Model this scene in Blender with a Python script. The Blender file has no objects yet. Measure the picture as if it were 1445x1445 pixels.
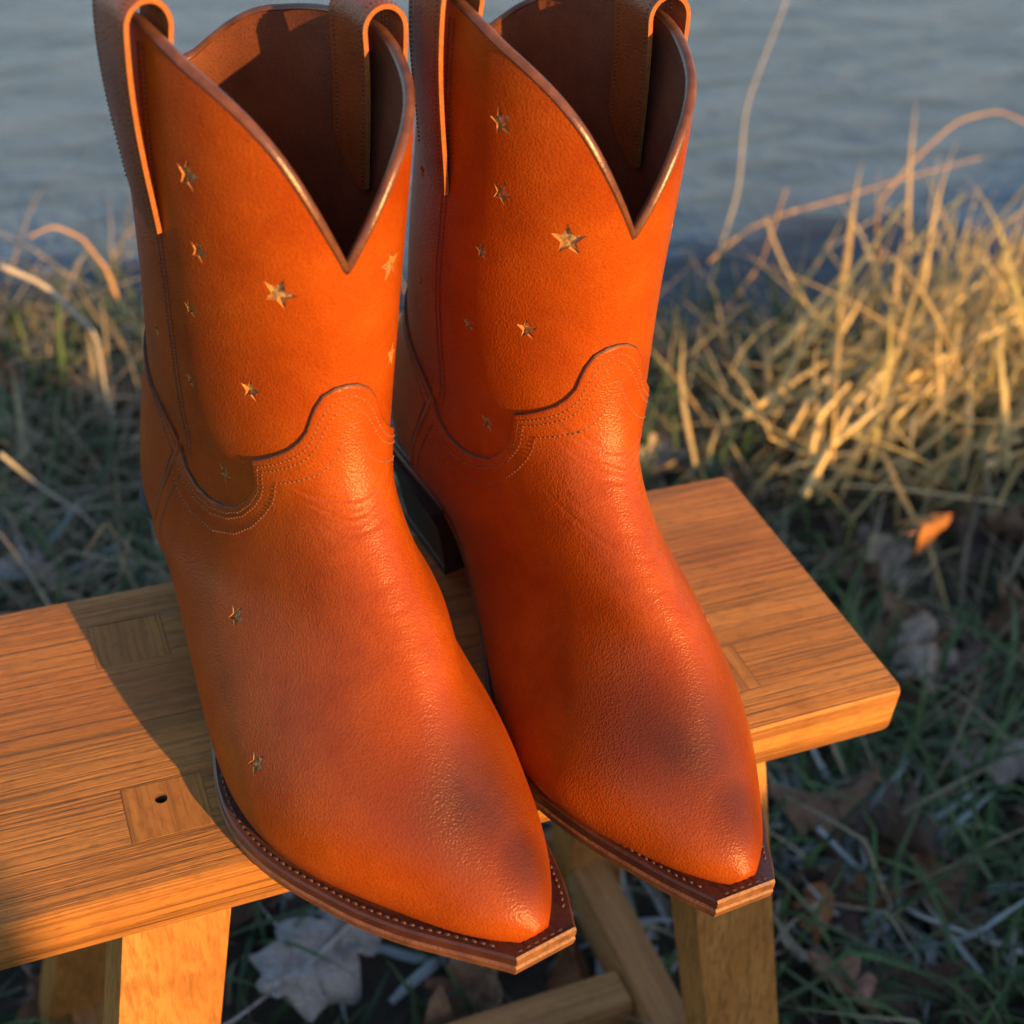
import bpy, bmesh, math, random
import numpy as np
from mathutils import Matrix, Vector

random.seed(7)
rng = np.random.default_rng(7)
SC = bpy.context.scene
COL = SC.collection
OFF = 0.36                       # height of the stool top above the ground

# ------------------------------------------------------------------ camera
CAM_R = np.array([[0.92485114, -0.3719399, 0.07944233],
                  [-0.17535955, -0.60236791, -0.77871813],
                  [0.33748985, 0.70626738, -0.62232386]])
CAM_POS = np.array([0.0, 0.0, 0.40629 + OFF])
FPX = 1959.64                    # focal length in photograph pixels (1445 wide)
cam = bpy.data.cameras.new('camera')
cam_o = bpy.data.objects.new('camera', cam)
COL.objects.link(cam_o)
M = Matrix.Identity(4)
for i in range(3):
    M[i][0] = CAM_R[0][i]; M[i][1] = -CAM_R[1][i]; M[i][2] = -CAM_R[2][i]; M[i][3] = CAM_POS[i]
cam_o.matrix_world = M
cam.sensor_width = 36.0
cam.lens = FPX / 1445.0 * 36.0
cam.clip_start = 0.02
cam.clip_end = 500
cam.dof.use_dof = True
cam.dof.focus_distance = 0.485
cam.dof.aperture_fstop = 9.5
cam.dof.aperture_blades = 0
SC.camera = cam_o

# ------------------------------------------------------------------ light
SUN_AZ = 20.0                    # degrees from -Y towards +X
SUN_EL = 17.0
world = bpy.data.worlds.new('World')
SC.world = world
world.use_nodes = True
nt = world.node_tree
nt.nodes.clear()
wo = nt.nodes.new('ShaderNodeOutputWorld')
bg = nt.nodes.new('ShaderNodeBackground')
sky = nt.nodes.new('ShaderNodeTexSky')
sky.sky_type = 'NISHITA'
sky.sun_disc = False
sky.sun_elevation = math.radians(SUN_EL)
sky.sun_rotation = math.radians(180.0 - SUN_AZ)
bg.inputs['Strength'].default_value = 0.135
nt.links.new(sky.outputs[0], bg.inputs[0])
nt.links.new(bg.outputs[0], wo.inputs[0])

sun = bpy.data.lights.new('sun', 'SUN')
sun.energy = 5.0
sun.angle = math.radians(0.5)
sun.color = (1.0, 0.52, 0.15)
sun_o = bpy.data.objects.new('sun', sun)
COL.objects.link(sun_o)
a, e = math.radians(SUN_AZ), math.radians(SUN_EL)
SUN_DIR = Vector((math.sin(a) * math.cos(e), -math.cos(a) * math.cos(e), math.sin(e)))
sun_o.rotation_euler = SUN_DIR.to_track_quat('Z', 'Y').to_euler()

SC.view_settings.view_transform = 'Standard'
SC.view_settings.look = 'None'
SC.view_settings.exposure = 1.0
SC.view_settings.gamma = 1.0
SC.view_settings.use_curve_mapping = False
SC.cycles.use_denoising = True
SC.cycles.max_bounces = 6
SC.cycles.diffuse_bounces = 3
SC.cycles.glossy_bounces = 3
SC.cycles.use_adaptive_sampling = True
SC.cycles.adaptive_threshold = 0.01

# ------------------------------------------------------------------ helpers
def tag(o, label=None, cat=None, group=None, kind=None):
    if label: o['label'] = label
    if cat: o['category'] = cat
    if group: o['group'] = group
    if kind: o['kind'] = kind
    return o

def link(name, me, parent=None):
    o = bpy.data.objects.new(name, me)
    COL.objects.link(o)
    if parent is not None:
        o.parent = parent
    return o

def empty(name, loc, rz=0.0):
    o = bpy.data.objects.new(name, None)
    o.empty_display_size = 0.02
    COL.objects.link(o)
    o.location = loc
    o.rotation_euler = (0, 0, rz)
    return o

def mesh(name, verts, faces, mats=(), midx=None, smooth=True, sharp=None):
    me = bpy.data.meshes.new(name)
    me.from_pydata([tuple(map(float, v)) for v in verts], [], faces)
    for m in mats:
        me.materials.append(m)
    if midx is not None:
        me.polygons.foreach_set('material_index', np.asarray(midx, np.int32))
    if smooth:
        me.polygons.foreach_set('use_smooth', np.ones(len(me.polygons), bool))
        if sharp is not None:
            me.set_sharp_from_angle(angle=math.radians(sharp))
    me.update()
    return me

def fast_mesh(name, verts, quads, mats=(), color=None, smooth=True):
    """verts (n,3), quads (m,4) as arrays; optional per-vertex colour"""
    me = bpy.data.meshes.new(name)
    verts = np.ascontiguousarray(verts, np.float32); quads = np.ascontiguousarray(quads, np.int32)
    n, m = len(verts), len(quads)
    me.vertices.add(n); me.vertices.foreach_set('co', verts.ravel())
    me.loops.add(m * 4); me.loops.foreach_set('vertex_index', quads.ravel())
    me.polygons.add(m)
    me.polygons.foreach_set('loop_start', np.arange(0, m * 4, 4, dtype=np.int32))
    me.polygons.foreach_set('use_smooth', np.full(m, smooth))
    if color is not None:
        at = me.color_attributes.new('tint', 'FLOAT_COLOR', 'POINT')
        c = np.ones((n, 4), np.float32); c[:, :3] = color
        at.data.foreach_set('color', c.ravel())
    for mt in mats:
        me.materials.append(mt)
    me.update(calc_edges=True)
    return me

def grid_faces(nr, nc, base=0, wrap=False, flip=False):
    f = []
    for i in range(nr - 1):
        for j in range(nc if wrap else nc - 1):
            a_, b_ = base + i * nc + j, base + i * nc + (j + 1) % nc
            c_, d_ = b_ + nc, a_ + nc
            f.append((a_, d_, c_, b_) if flip else (a_, b_, c_, d_))
    return f

# ------------------------------------------------------------------ materials
class NT:
    """a small node-tree writer"""
    def __init__(s, name):
        s.m = bpy.data.materials.new(name); s.m.use_nodes = True
        s.t = s.m.node_tree; s.t.nodes.clear()
        s.out = s.n('ShaderNodeOutputMaterial')
        s.b = s.n('ShaderNodeBsdfPrincipled')
        s.l(s.b.outputs[0], s.out.inputs['Surface'])
    def n(s, typ, **kw):
        nd = s.t.nodes.new(typ)
        for k, v in kw.items():
            if k in nd.inputs.keys() if hasattr(nd.inputs, 'keys') else False:
                nd.inputs[k].default_value = v
            else:
                setattr(nd, k, v)
        return nd
    def l(s, a_, b_): s.t.links.new(a_, b_)
    def val(s, sock, v):
        if isinstance(v, (int, float)): sock.default_value = v
        elif isinstance(v, tuple): sock.default_value = v if len(v) == len(sock.default_value) else (*v, 1.0)
        else: s.l(v, sock)
    def coord(s, kind='Object', scale=(1, 1, 1), loc=(0, 0, 0), rot=(0, 0, 0)):
        tc = s.n('ShaderNodeTexCoord'); mp = s.n('ShaderNodeMapping')
        mp.inputs['Scale'].default_value = scale; mp.inputs['Location'].default_value = loc; mp.inputs['Rotation'].default_value = rot
        s.l(tc.outputs[kind], mp.inputs[0]); return mp.outputs[0]
    def noise(s, vec, scale, detail=4, rough=.55, dist=0.0):
        nd = s.n('ShaderNodeTexNoise'); nd.inputs['Scale'].default_value = scale; nd.inputs['Detail'].default_value = detail
        nd.inputs['Roughness'].default_value = rough; nd.inputs['Distortion'].default_value = dist
        s.l(vec, nd.inputs['Vector']); return nd.outputs['Fac']
    def voro(s, vec, scale, feature='F1', rand=1.0):
        nd = s.n('ShaderNodeTexVoronoi'); nd.feature = feature; nd.inputs['Scale'].default_value = scale; nd.inputs['Randomness'].default_value = rand
        s.l(vec, nd.inputs['Vector']); return nd.outputs['Distance']
    def ramp(s, fac, stops, interp='LINEAR'):
        nd = s.n('ShaderNodeValToRGB'); cr = nd.color_ramp; cr.interpolation = interp
        while len(cr.elements) < len(stops): cr.elements.new(.5)
        for el, (p, c) in zip(cr.elements, stops):
            el.position = p; el.color = (*c, 1) if isinstance(c, tuple) else (c, c, c, 1)
        s.l(fac, nd.inputs[0]); return nd.outputs[0]
    def mix(s, fac, a_, b_, blend='MIX'):
        nd = s.n('ShaderNodeMix'); nd.data_type = 'RGBA'; nd.blend_type = blend
        s.val(nd.inputs[0], fac); s.val(nd.inputs[6], a_); s.val(nd.inputs[7], b_); return nd.outputs[2]
    def math(s, op, a_, b_=0.0, c_=None):
        nd = s.n('ShaderNodeMath'); nd.operation = op
        s.val(nd.inputs[0], a_); s.val(nd.inputs[1], b_)
        if c_ is not None: s.val(nd.inputs[2], c_)
        return nd.outputs[0]
    def bump(s, h, strength, dist, normal=None):
        nd = s.n('ShaderNodeBump'); s.val(nd.inputs['Strength'], strength); nd.inputs['Distance'].default_value = dist
        s.l(h, nd.inputs['Height'])
        if normal is not None: s.l(normal, nd.inputs['Normal'])
        return nd.outputs[0]
    def blob(s, vec_kind, centre, radii, soft=0.4):
        """1 inside an ellipsoid in object space, fading to 0 at its rim"""
        v = s.coord(vec_kind, scale=tuple(1 / r for r in radii), loc=tuple(-c / r for c, r in zip(centre, radii)))
        ln = s.n('ShaderNodeVectorMath'); ln.operation = 'LENGTH'; s.l(v, ln.inputs[0])
        return s.ramp(ln.outputs['Value'], [(1 - soft if soft < 1 else 0, 1.0), (1.0, 0.0)], 'EASE')
    def done(s, color, rough=.5, normal=None, **kw):
        s.val(s.b.inputs['Base Color'], color); s.val(s.b.inputs['Roughness'], rough)
        if normal is not None: s.l(normal, s.b.inputs['Normal'])
        for k, v in kw.items(): s.val(s.b.inputs[k.replace('_', ' ')], v)
        return s.m

def mat_leather(name, base, dark, light, wear=True, grain=1.0, rough=(.24, .38)):
    t = NT(name); o = t.coord()
    big = t.noise(o, 30, 5, .65); mid = t.noise(o, 95, 5, .6)
    col = t.ramp(big, [(.3, dark), (.5, base), (.72, light)])
    col = t.mix(t.math('MULTIPLY', t.ramp(mid, [(.5, 0.0), (.75, 1.0)]), .3), col, dark)
    pores = t.voro(o, 1180); fine = t.noise(o, 1700, 3, .6)
    col = t.mix(t.math('MULTIPLY', t.ramp(pores, [(.0, 1.0), (.5, 0.0)]), .55), col, tuple(x * .62 for x in dark))
    if wear:
        w1 = t.blob('Object', (.232, -.004, .050), (.060, .052, .036), .99)
        w2 = t.blob('Object', (.252, .004, .038), (.032, .024, .024), .98)
        wm = t.math('MAXIMUM', w1, w2)
        wm = t.math('MULTIPLY', wm, t.ramp(t.noise(o, 60, 4, .65), [(.2, .72), (.6, 1.0)]))
        col = t.mix(t.math('MULTIPLY', wm, .95), col, (.055, .016, .009))
    wr = t.noise(t.coord(scale=(90, 26, 60), rot=(0, .5, 0)), 1.0, 5, .7, .8)
    h = t.math('ADD', t.math('MULTIPLY', pores, .55), t.math('MULTIPLY', fine, .45))
    nrm = t.bump(h, .68 * grain, .00038)
    # creases across the instep
    cm = t.math('MAXIMUM', t.blob('Object', (.153, -.004, .104), (.022, .030, .024), .98), t.math('MULTIPLY', t.blob('Object', (.190, .006, .078), (.034, .028, .03), .98), .6))
    cr = t.noise(t.coord(scale=(300, 60, 300), rot=(0, .75, 0.15)), 1.0, 3, .5, .4)
    nrm = t.bump(t.math('MULTIPLY', cm, cr), .42, .0016, nrm)
    nrm = t.bump(wr, .05, .0012, nrm)
    rg = t.math('MULTIPLY_ADD', mid, rough[1] - rough[0], rough[0])
    return t.done(col, rg, nrm, Specular_IOR_Level=.24)

def mat_plain(name, c1, c2, scale=60, rough=.5, bump=.2, bdist=.0005, metallic=0.0, spec=.5, bscale=None):
    t = NT(name); o = t.coord()
    f = t.noise(o, scale, 5, .6)
    nrm = t.bump(t.noise(o, bscale or scale * 5, 4, .6), bump, bdist)
    return t.done(t.ramp(f, [(.3, c1), (.7, c2)]), rough, nrm, Metallic=metallic, Specular_IOR_Level=spec)

LEATHER = mat_leather('tan_leather', (.335, .060, .0040), (.265, .041, .0030), (.40, .080, .0060))
LEATHER_STRAP = mat_leather('strap_leather', (.235, .062, .017), (.165, .040, .012), (.30, .082, .021), wear=False)
LINING = mat_leather('lining_leather', (.15, .048, .022), (.10, .032, .015), (.20, .066, .028), wear=False, grain=.5, rough=(.5, .7))
RAW = mat_plain('raw_leather_edge', (.46, .17, .035), (.60, .27, .075), 400, .8, .5, .0006)
STRAPEDGE = mat_plain('strap_edge', (.27, .085, .014), (.38, .13, .025), 400, .75, .5, .0006)
BIND = mat_plain('dark_binding', (.075, .026, .014), (.16, .060, .024), 160, .30, .25, .0004, bscale=900)
GOLD = mat_plain('gold_foil', (.16, .085, .028), (.80, .58, .26), 700, .36, .9, .0012, metallic=.45, bscale=420)
DARKEDGE = mat_plain('dark_edge_and_shade_line', (.060, .022, .010), (.11, .040, .015), 300, .6, .4, .0005)  # dark cut edges, and the shade line coloured along the vamp lip
THREAD = mat_plain('tan_thread', (.16, .052, .013), (.26, .090, .023), 900, .7, .3, .0003)
GROOVE_M = mat_plain('pressed_seam', (.085, .019, .005), (.14, .032, .007), 300, .6, .3, .0003)
THREAD_W = mat_plain('welt_thread', (.048, .019, .010), (.095, .038, .019), 900, .5, .3, .0003)
THREAD_D = mat_plain('brown_thread', (.10, .040, .020), (.17, .070, .034), 900, .65, .3, .0003)
WELT = mat_plain('welt_leather', (.050, .017, .010), (.095, .032, .016), 90, .34, .35, .0006, bscale=500)
SOLE = mat_plain('sole_edge_leather', (.11, .042, .018), (.21, .085, .032), 140, .40, .5, .0007, bscale=800)
SNIP = mat_plain('worn_sole_edge', (.12, .050, .018), (.25, .11, .038), 240, .5, .5, .0007, bscale=800)
HEEL = mat_plain('stacked_heel', (.022, .013, .010), (.042, .024, .016), 80, .42, .3, .0005, bscale=600)

def mat_wood(name, c1, c2, c3, groove=1.0, axis=0, seed=0.0, knots=False):
    t = NT(name)
    sc = [430.0, 430.0, 430.0]; sc[axis] = 8.0
    g = t.coord(scale=tuple(sc), loc=(seed, seed * .37, 0))
    sc2 = [48.0, 48.0, 48.0]; sc2[axis] = 2.0
    g2 = t.coord(scale=tuple(sc2), loc=(seed, seed * .73, 0))
    sc3 = [900.0, 900.0, 900.0]; sc3[axis] = 40.0
    g3 = t.coord(scale=tuple(sc3))
    fine = t.noise(g, 1.0, 5, .6, .35); wide = t.noise(g2, 1.0, 4, .55, .5); fib = t.noise(g3, 1.0, 3, .6)
    sf = [420.0, 420.0, 420.0]; sf[axis] = 150.0
    fleck = t.noise(t.coord(scale=tuple(sf), loc=(seed, 0, 0)), 1.0, 4, .65)
    col = t.ramp(wide, [(.28, c1), (.5, c2), (.75, c3)])
    col = t.mix(t.math('MULTIPLY', t.ramp(fine, [(.34, 1.0), (.54, 0.0)]), .62), col, tuple(x * .50 for x in c1))
    col = t.mix(t.math('MULTIPLY', t.ramp(fib, [(.3, 1.0), (.6, 0.0)]), .25), col, tuple(x * .6 for x in c1))
    col = t.mix(t.math('MULTIPLY', t.ramp(fleck, [(.52, 0.0), (.68, 1.0)]), .45), col, tuple(x * .55 for x in c1))
    if knots:
        o = t.coord(); blot = t.noise(o, 26, 3, .5)
        col = t.mix(t.math('MULTIPLY', t.ramp(blot, [(.56, 0.0), (.72, 1.0)]), .5), col, tuple(x * .62 for x in c1))
    h = t.math('ADD', t.math('MULTIPLY', t.ramp(fine, [(.30, 0.0), (.52, 1.0)]), .8), t.math('ADD', t.math('MULTIPLY', fib, .25), t.math('MULTIPLY', fleck, .25)))
    nrm = t.bump(h, .75 * groove, .0013)
    return t.done(col, t.math('MULTIPLY_ADD', fine, .2, .46), nrm, Specular_IOR_Level=.22)

WOOD_F = mat_wood('oiled_wood_front', (.30, .122, .030), (.41, .178, .042), (.49, .23, .058), knots=True)
WOOD_B = mat_wood('oiled_wood_back', (.32, .120, .032), (.41, .165, .042), (.48, .21, .055), seed=3.1, knots=True)
WOOD_END = mat_wood('tenon_wood', (.30, .124, .030), (.41, .180, .042), (.48, .23, .057), groove=.4, axis=1, seed=1.7)
WOOD_LEG = mat_wood('leg_wood', (.36, .150, .036), (.46, .20, .050), (.54, .26, .070), groove=.35, axis=2, seed=2.2, knots=True)
WOOD_RAIL_Y = mat_wood('rail_wood', (.30, .145, .055), (.38, .19, .07), (.45, .23, .09), groove=.35, axis=1, seed=5.0)
WOOD_RAIL_X = mat_wood('cross_rail_wood', (.30, .145, .055), (.38, .19, .07), (.45, .23, .09), groove=.35, axis=0, seed=6.0)
HOLE = mat_plain('dark_hole', (.07, .032, .012), (.12, .055, .02), 300, .8, .5, .001)
#@@BOOT
# ------------------------------------------------------------------ boots
# section table: front point (x,z), back point (x,z), half width, side shift, droop of the widest line
S = np.array([
 [.1422, .285, .0142, .285, .0373, 0, 0], [.1452, .240, .0151, .240, .0399, 0, 0], [.1447, .195, .0142, .195, .0402, 0, 0],
 [.1428, .160, .0093, .150, .0398, .0003, 0], [.1492, .1285, .0002, .105, .0364, -.0007, .03],
 [.1605, .1120, -.0095, .0872, .0335, -.0007, .12], [.1775, .0955, -.0065, .0452, .0362, -.0012, .24],
 [.1940, .0815, .0313, .0400, .0384, -.0042, .36], [.2090, .0688, .0815, .0310, .0412, -.0080, .47],
 [.2240, .0570, .1443, .0110, .0490, -.0086, .56], [.2385, .0465, .1913, .0060, .0460, -.0058, .60],
 [.2525, .0382, .2256, .0080, .0322, -.0028, .58], [.2640, .0312, .2512, .0142, .0172, -.0010, .5],
 [.2700, .0252, .2682, .0185, .0038, -.0006, .3]])

def sm(x, lo, hi):
    t = np.clip((x - lo) / (hi - lo), 0, 1); return t * t * (3 - 2 * t)
S_BASE = S.copy()
def spl(y, n):
    K = len(y); A = np.zeros((K, K)); b = np.zeros_like(y); A[0, 0] = A[-1, -1] = 1
    for i in range(1, K - 1):
        A[i, i - 1] = A[i, i + 1] = 1; A[i, i] = 4; b[i] = 6 * (y[i - 1] - 2 * y[i] + y[i + 1])
    Q = np.linalg.solve(A, b); t = np.asarray(n, float)
    i = np.clip(np.floor(t).astype(int), 0, K - 2); h = (t - i)[:, None]
    return (1 - h) * y[i] + h * y[i + 1] - h * (1 - h) * ((2 - h) * Q[i] + (1 + h) * Q[i + 1]) / 6

def surf0(u, v):
    P = spl(S, v); c, s = np.cos(u), np.sin(u); k = P[:, 6]
    q = c - k * (1 - c * c)
    return np.stack([(P[:, 0] + P[:, 2]) / 2 + q * (P[:, 0] - P[:, 2]) / 2,
                     s * np.maximum(P[:, 4], .0005) + P[:, 5],
                     (P[:, 1] + P[:, 3]) / 2 + q * (P[:, 1] - P[:, 3]) / 2], 1)

def surf(ud, v, off=0.0, want_n=False):
    """point(s) on the boot surface at angle ud (degrees, 0 = front, + = inner side) and station v, pushed out by off"""
    ud = np.asarray(ud, float); shp = ud.shape
    u = np.radians(ud.ravel()); v = np.broadcast_to(np.asarray(v, float), shp).ravel()
    p = surf0(u, v); e_ = 1e-3
    vl, vh = np.maximum(v - e_, -2), np.minimum(v + e_, 12.999)
    du = surf0(u + e_, v) - surf0(u - e_, v); dv = surf0(u, vh) - surf0(u, vl)
    n = np.cross(du, dv); n /= np.maximum(np.linalg.norm(n, axis=1), 1e-12)[:, None]
    P = spl(S, v)
    rad = p - np.stack([(P[:, 0] + P[:, 2]) / 2, P[:, 5], (P[:, 1] + P[:, 3]) / 2], 1)
    n *= np.where((n * rad).sum(1) < 0, -1.0, 1.0)[:, None]
    p = p + n * np.broadcast_to(np.asarray(off, float), shp).ravel()[:, None]
    if want_n: return p.reshape(*shp, 3), n.reshape(*shp, 3)
    return p.reshape(*shp, 3)

def cub(tab, x):
    """smooth interpolation of a table (monotone x)"""
    xs, ys = tab[:, 0], tab[:, 1]; m_ = np.gradient(ys, xs)
    i = np.clip(np.searchsorted(xs, x) - 1, 0, len(xs) - 2); h = xs[i + 1] - xs[i]; t = np.clip((x - xs[i]) / h, 0, 1)
    return (2 * t**3 - 3 * t**2 + 1) * ys[i] + (t**3 - 2 * t**2 + t) * h * m_[i] + (3 * t**2 - 2 * t**3) * ys[i + 1] + (t**3 - t**2) * h * m_[i + 1]

RIM = np.array([(0, 1.89), (5, 1.74), (10, 1.60), (17, 1.42), (27, 1.20), (38, 1.03), (50, .91), (62, .83), (75, .75), (88, .72), (100, .75),
                (115, .82), (130, .92), (144, 1.03), (155, 1.17), (164, 1.31), (173, 1.44), (180, 1.50)])
LEAN = 1.0
SHIFT = 0.0
def sh(u): return u + SHIFT * np.exp(-(np.asarray(u, float) / 48) ** 2)
def rim(ud):
    ud = np.asarray(ud, float) - SHIFT * np.exp(-(np.asarray(ud, float) / 48) ** 2)
    a_ = np.abs((np.asarray(ud, float) + 180) % 360 - 180)
    return cub(RIM, a_) + LEAN * .12 * np.sin(np.radians(ud))
EDGE = [(0, 3.03), (6, 3.05), (11.5, 3.12), (15.5, 3.25), (18, 3.38), (20, 3.50), (24, 3.62), (29, 3.73), (37, 3.86), (47.5, 4.03), (48.5, 4.3), (49.3, 4.6),
        (51, 4.88), (54, 5.15), (58, 5.34), (63, 5.43), (69, 5.46), (75, 5.42), (81, 5.30), (85.5, 5.08)]
INNER = [(0, 3.42), (2.5, 3.54), (5, 3.68), (7, 3.76), (9.5, 3.84), (12.5, 3.92), (16, 4.00), (21, 4.07), (28, 4.16), (38, 4.32), (39, 4.46), (40.2, 4.66),
         (42.3, 4.92), (46, 5.20), (51, 5.48), (57.5, 5.70), (66, 5.82), (75, 5.79), (83, 5.63), (89, 5.38)]

def dense(pts, step):
    """resample a uv polyline to roughly even 3-D spacing, keeping its corners"""
    out = [pts[0]]
    for p, q in zip(pts[:-1], pts[1:]):
        w = surf(np.array([p[0], q[0]]), np.array([p[1], q[1]]))
        n = max(1, int(round(np.linalg.norm(w[1] - w[0]) / step)))
        out += [(p[0] + (q[0] - p[0]) * i / n, p[1] + (q[1] - p[1]) * i / n) for i in range(1, n + 1)]
    return np.array(out)

def both_sides(half):
    return [(float(sh(a_)), b_) for a_, b_ in [(-a_, b_) for a_, b_ in half[::-1]] + [p for p in half if p[0] > 0]]

def pair_dense(A, B, step):
    oa, ob = [A[0]], [B[0]]
    for i in range(len(A) - 1):
        w = surf(np.array([A[i][0], A[i + 1][0]]), np.array([A[i][1], A[i + 1][1]]))
        n = max(2, int(round(np.linalg.norm(w[1] - w[0]) / step)))
        for j in range(1, n + 1):
            f = j / n
            oa.append((A[i][0] + (A[i + 1][0] - A[i][0]) * f, A[i][1] + (A[i + 1][1] - A[i][1]) * f))
            ob.append((B[i][0] + (B[i + 1][0] - B[i][0]) * f, B[i][1] + (B[i + 1][1] - B[i][1]) * f))
    return np.array(oa), np.array(ob)

def shell(UV, o_out, o_in, mats, mi_edge=0, wrap=False):
    """closed sheet of leather over a (rows, cols, 2) uv grid; o_out / o_in are offsets (scalars or grids)"""
    U_, V_ = UV[..., 0], UV[..., 1]
    nr, nc = U_.shape
    A = surf(U_, V_, o_out).reshape(-1, 3); B = surf(U_, V_, o_in).reshape(-1, 3)
    n = nr * nc
    f = grid_faces(nr, nc, 0, wrap); mi = [0] * len(f)
    g = grid_faces(nr, nc, n, wrap, True); f += g; mi += [0] * len(g)
    ring = []
    if wrap:
        for r_, fl in ((0, True), (nr - 1, False)):
            for j in range(nc):
                a_, b_ = r_ * nc + j, r_ * nc + (j + 1) % nc
                ring.append((a_, b_, b_ + n, a_ + n) if fl is False else (b_, a_, a_ + n, b_ + n))
    else:
        loop = [j for j in range(nc)] + [i * nc + nc - 1 for i in range(1, nr)] + [(nr - 1) * nc + j for j in range(nc - 2, -1, -1)] + [i * nc for i in range(nr - 2, 0, -1)]
        for a_, b_ in zip(loop, loop[1:] + loop[:1]):
            ring.append((b_, a_, a_ + n, b_ + n))
    f += ring; mi += [mi_edge] * len(ring)
    return np.vstack([A, B]), f, mi

def fix_normals(me):
    bm = bmesh.new(); bm.from_mesh(me)
    bmesh.ops.recalc_face_normals(bm, faces=bm.faces)
    bm.to_mesh(me); bm.free()

def mirror_y(v, m):
    v = np.array(v, float); v[:, 1] *= m; return v

GROOVE = []
def groove_index():
    mi = []
    for a_, b_ in GROOVE: mi += [0] * a_ + [1] * b_
    GROOVE.clear(); return mi
def stitches(curve_uv, off, pitch, length, rad, m, lift=.35):
    """a row of small thread lumps along a uv polyline"""
    c = dense([tuple(p) for p in curve_uv], .0006)
    P, N = surf(c[:, 0], c[:, 1], off, True)
    v, f = stitch_points(P, N, pitch, length, rad, m, lift)
    T = np.gradient(P, axis=0); T /= np.maximum(np.linalg.norm(T, axis=1), 1e-9)[:, None]
    B = np.cross(N, T); B /= np.maximum(np.linalg.norm(B, axis=1), 1e-9)[:, None]
    g = np.stack([P - B * .00045 + N * .00006, P + B * .00045 + N * .00006], 1).reshape(-1, 3)
    GROOVE.append((len(f), len(P) - 1))
    return np.vstack([v, g]), f + [tuple(len(v) + q for q in (2 * i, 2 * i + 2, 2 * i + 3, 2 * i + 1)) for i in range(len(P) - 1)]

def stitch_points(P, N, pitch, length, rad, m, lift=.35):
    d = np.r_[0, np.cumsum(np.linalg.norm(np.diff(P, axis=0), axis=1))]
    n = int(d[-1] / pitch)
    verts, faces = [], []
    for k in range(n):
        s0 = (k + .5) * pitch
        pts = []
        for s_ in (s0 - length / 2, s0, s0 + length / 2):
            i = min(max(np.searchsorted(d, s_) - 1, 0), len(d) - 2); f = (s_ - d[i]) / max(d[i + 1] - d[i], 1e-9)
            pts.append((P[i] * (1 - f) + P[i + 1] * f, N[i]))
        t_ = pts[2][0] - pts[0][0]; L_ = np.linalg.norm(t_)
        if L_ < 1e-6: continue
        t_ /= L_; nn = pts[1][1]; w = np.cross(nn, t_); j = rng.normal(0, .12); t2 = t_ + w * j
        b0 = len(verts); c0 = pts[1][0]
        verts += [c0 - t2 * length / 2 - nn * rad * .5, c0 - t2 * length * .28 + w * rad + nn * rad * lift * .2, c0 - t2 * length * .28 - w * rad + nn * rad * lift * .2,
                  c0 - t2 * length * .22 + nn * rad * (1 + lift), c0 + t2 * length * .28 + w * rad + nn * rad * lift * .2, c0 + t2 * length * .28 - w * rad + nn * rad * lift * .2,
                  c0 + t2 * length * .22 + nn * rad * (1 + lift), c0 + t2 * length / 2 - nn * rad * .5]
        for fc in ((0, 1, 3), (0, 3, 2), (1, 4, 6, 3), (3, 6, 5, 2), (4, 7, 6), (6, 7, 5)):
            faces.append(tuple(b0 + i for i in fc))
    v = np.array(verts) if verts else np.zeros((0, 3))
    return v, faces

def join(parts):
    V_, F_ = [], []; n = 0
    for v, f in parts:
        V_.append(v); F_ += [tuple(i + n for i in q) for q in f]; n += len(v)
    return np.vstack(V_), F_

def tube(P, N, r_n, r_b, seg=10, closed=False, rot=0.0):
    """swept oval; N = reference normals"""
    P = np.asarray(P); n = len(P)
    if closed:
        T = np.roll(P, -1, 0) - np.roll(P, 1, 0)
    else:
        T = np.gradient(P, axis=0)
    T /= np.linalg.norm(T, axis=1)[:, None]
    B = np.cross(T, N); B /= np.linalg.norm(B, axis=1)[:, None]
    N2 = np.cross(B, T)
    V_ = np.empty((n, seg, 3))
    for k in range(seg):
        a_ = 2 * math.pi * k / seg + rot
        V_[:, k] = P + N2 * (r_n * math.cos(a_)) + B * (r_b * math.sin(a_))
    f = []
    for i in range(n if closed else n - 1):
        for k in range(seg):
            i2, k2 = (i + 1) % n, (k + 1) % seg
            f.append((i * seg + k, i * seg + k2, i2 * seg + k2, i2 * seg + k))
    V_ = V_.reshape(-1, 3)
    if not closed:
        f += [tuple(range(seg))[::-1], tuple((n - 1) * seg + k for k in range(seg))]
    return V_, f

def star_ring(P0, N, up, r, inner=.44, tw=0.0):
    x = np.cross(up, N); x /= np.linalg.norm(x); y = np.cross(N, x)
    pts = []
    for k in range(10):
        a_ = math.pi / 2 + k * math.pi / 5 + tw; q = r if k % 2 == 0 else r * inner
        pts.append(P0 + x * (q * math.cos(a_)) + y * (q * math.sin(a_)))
    return np.array(pts)

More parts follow.
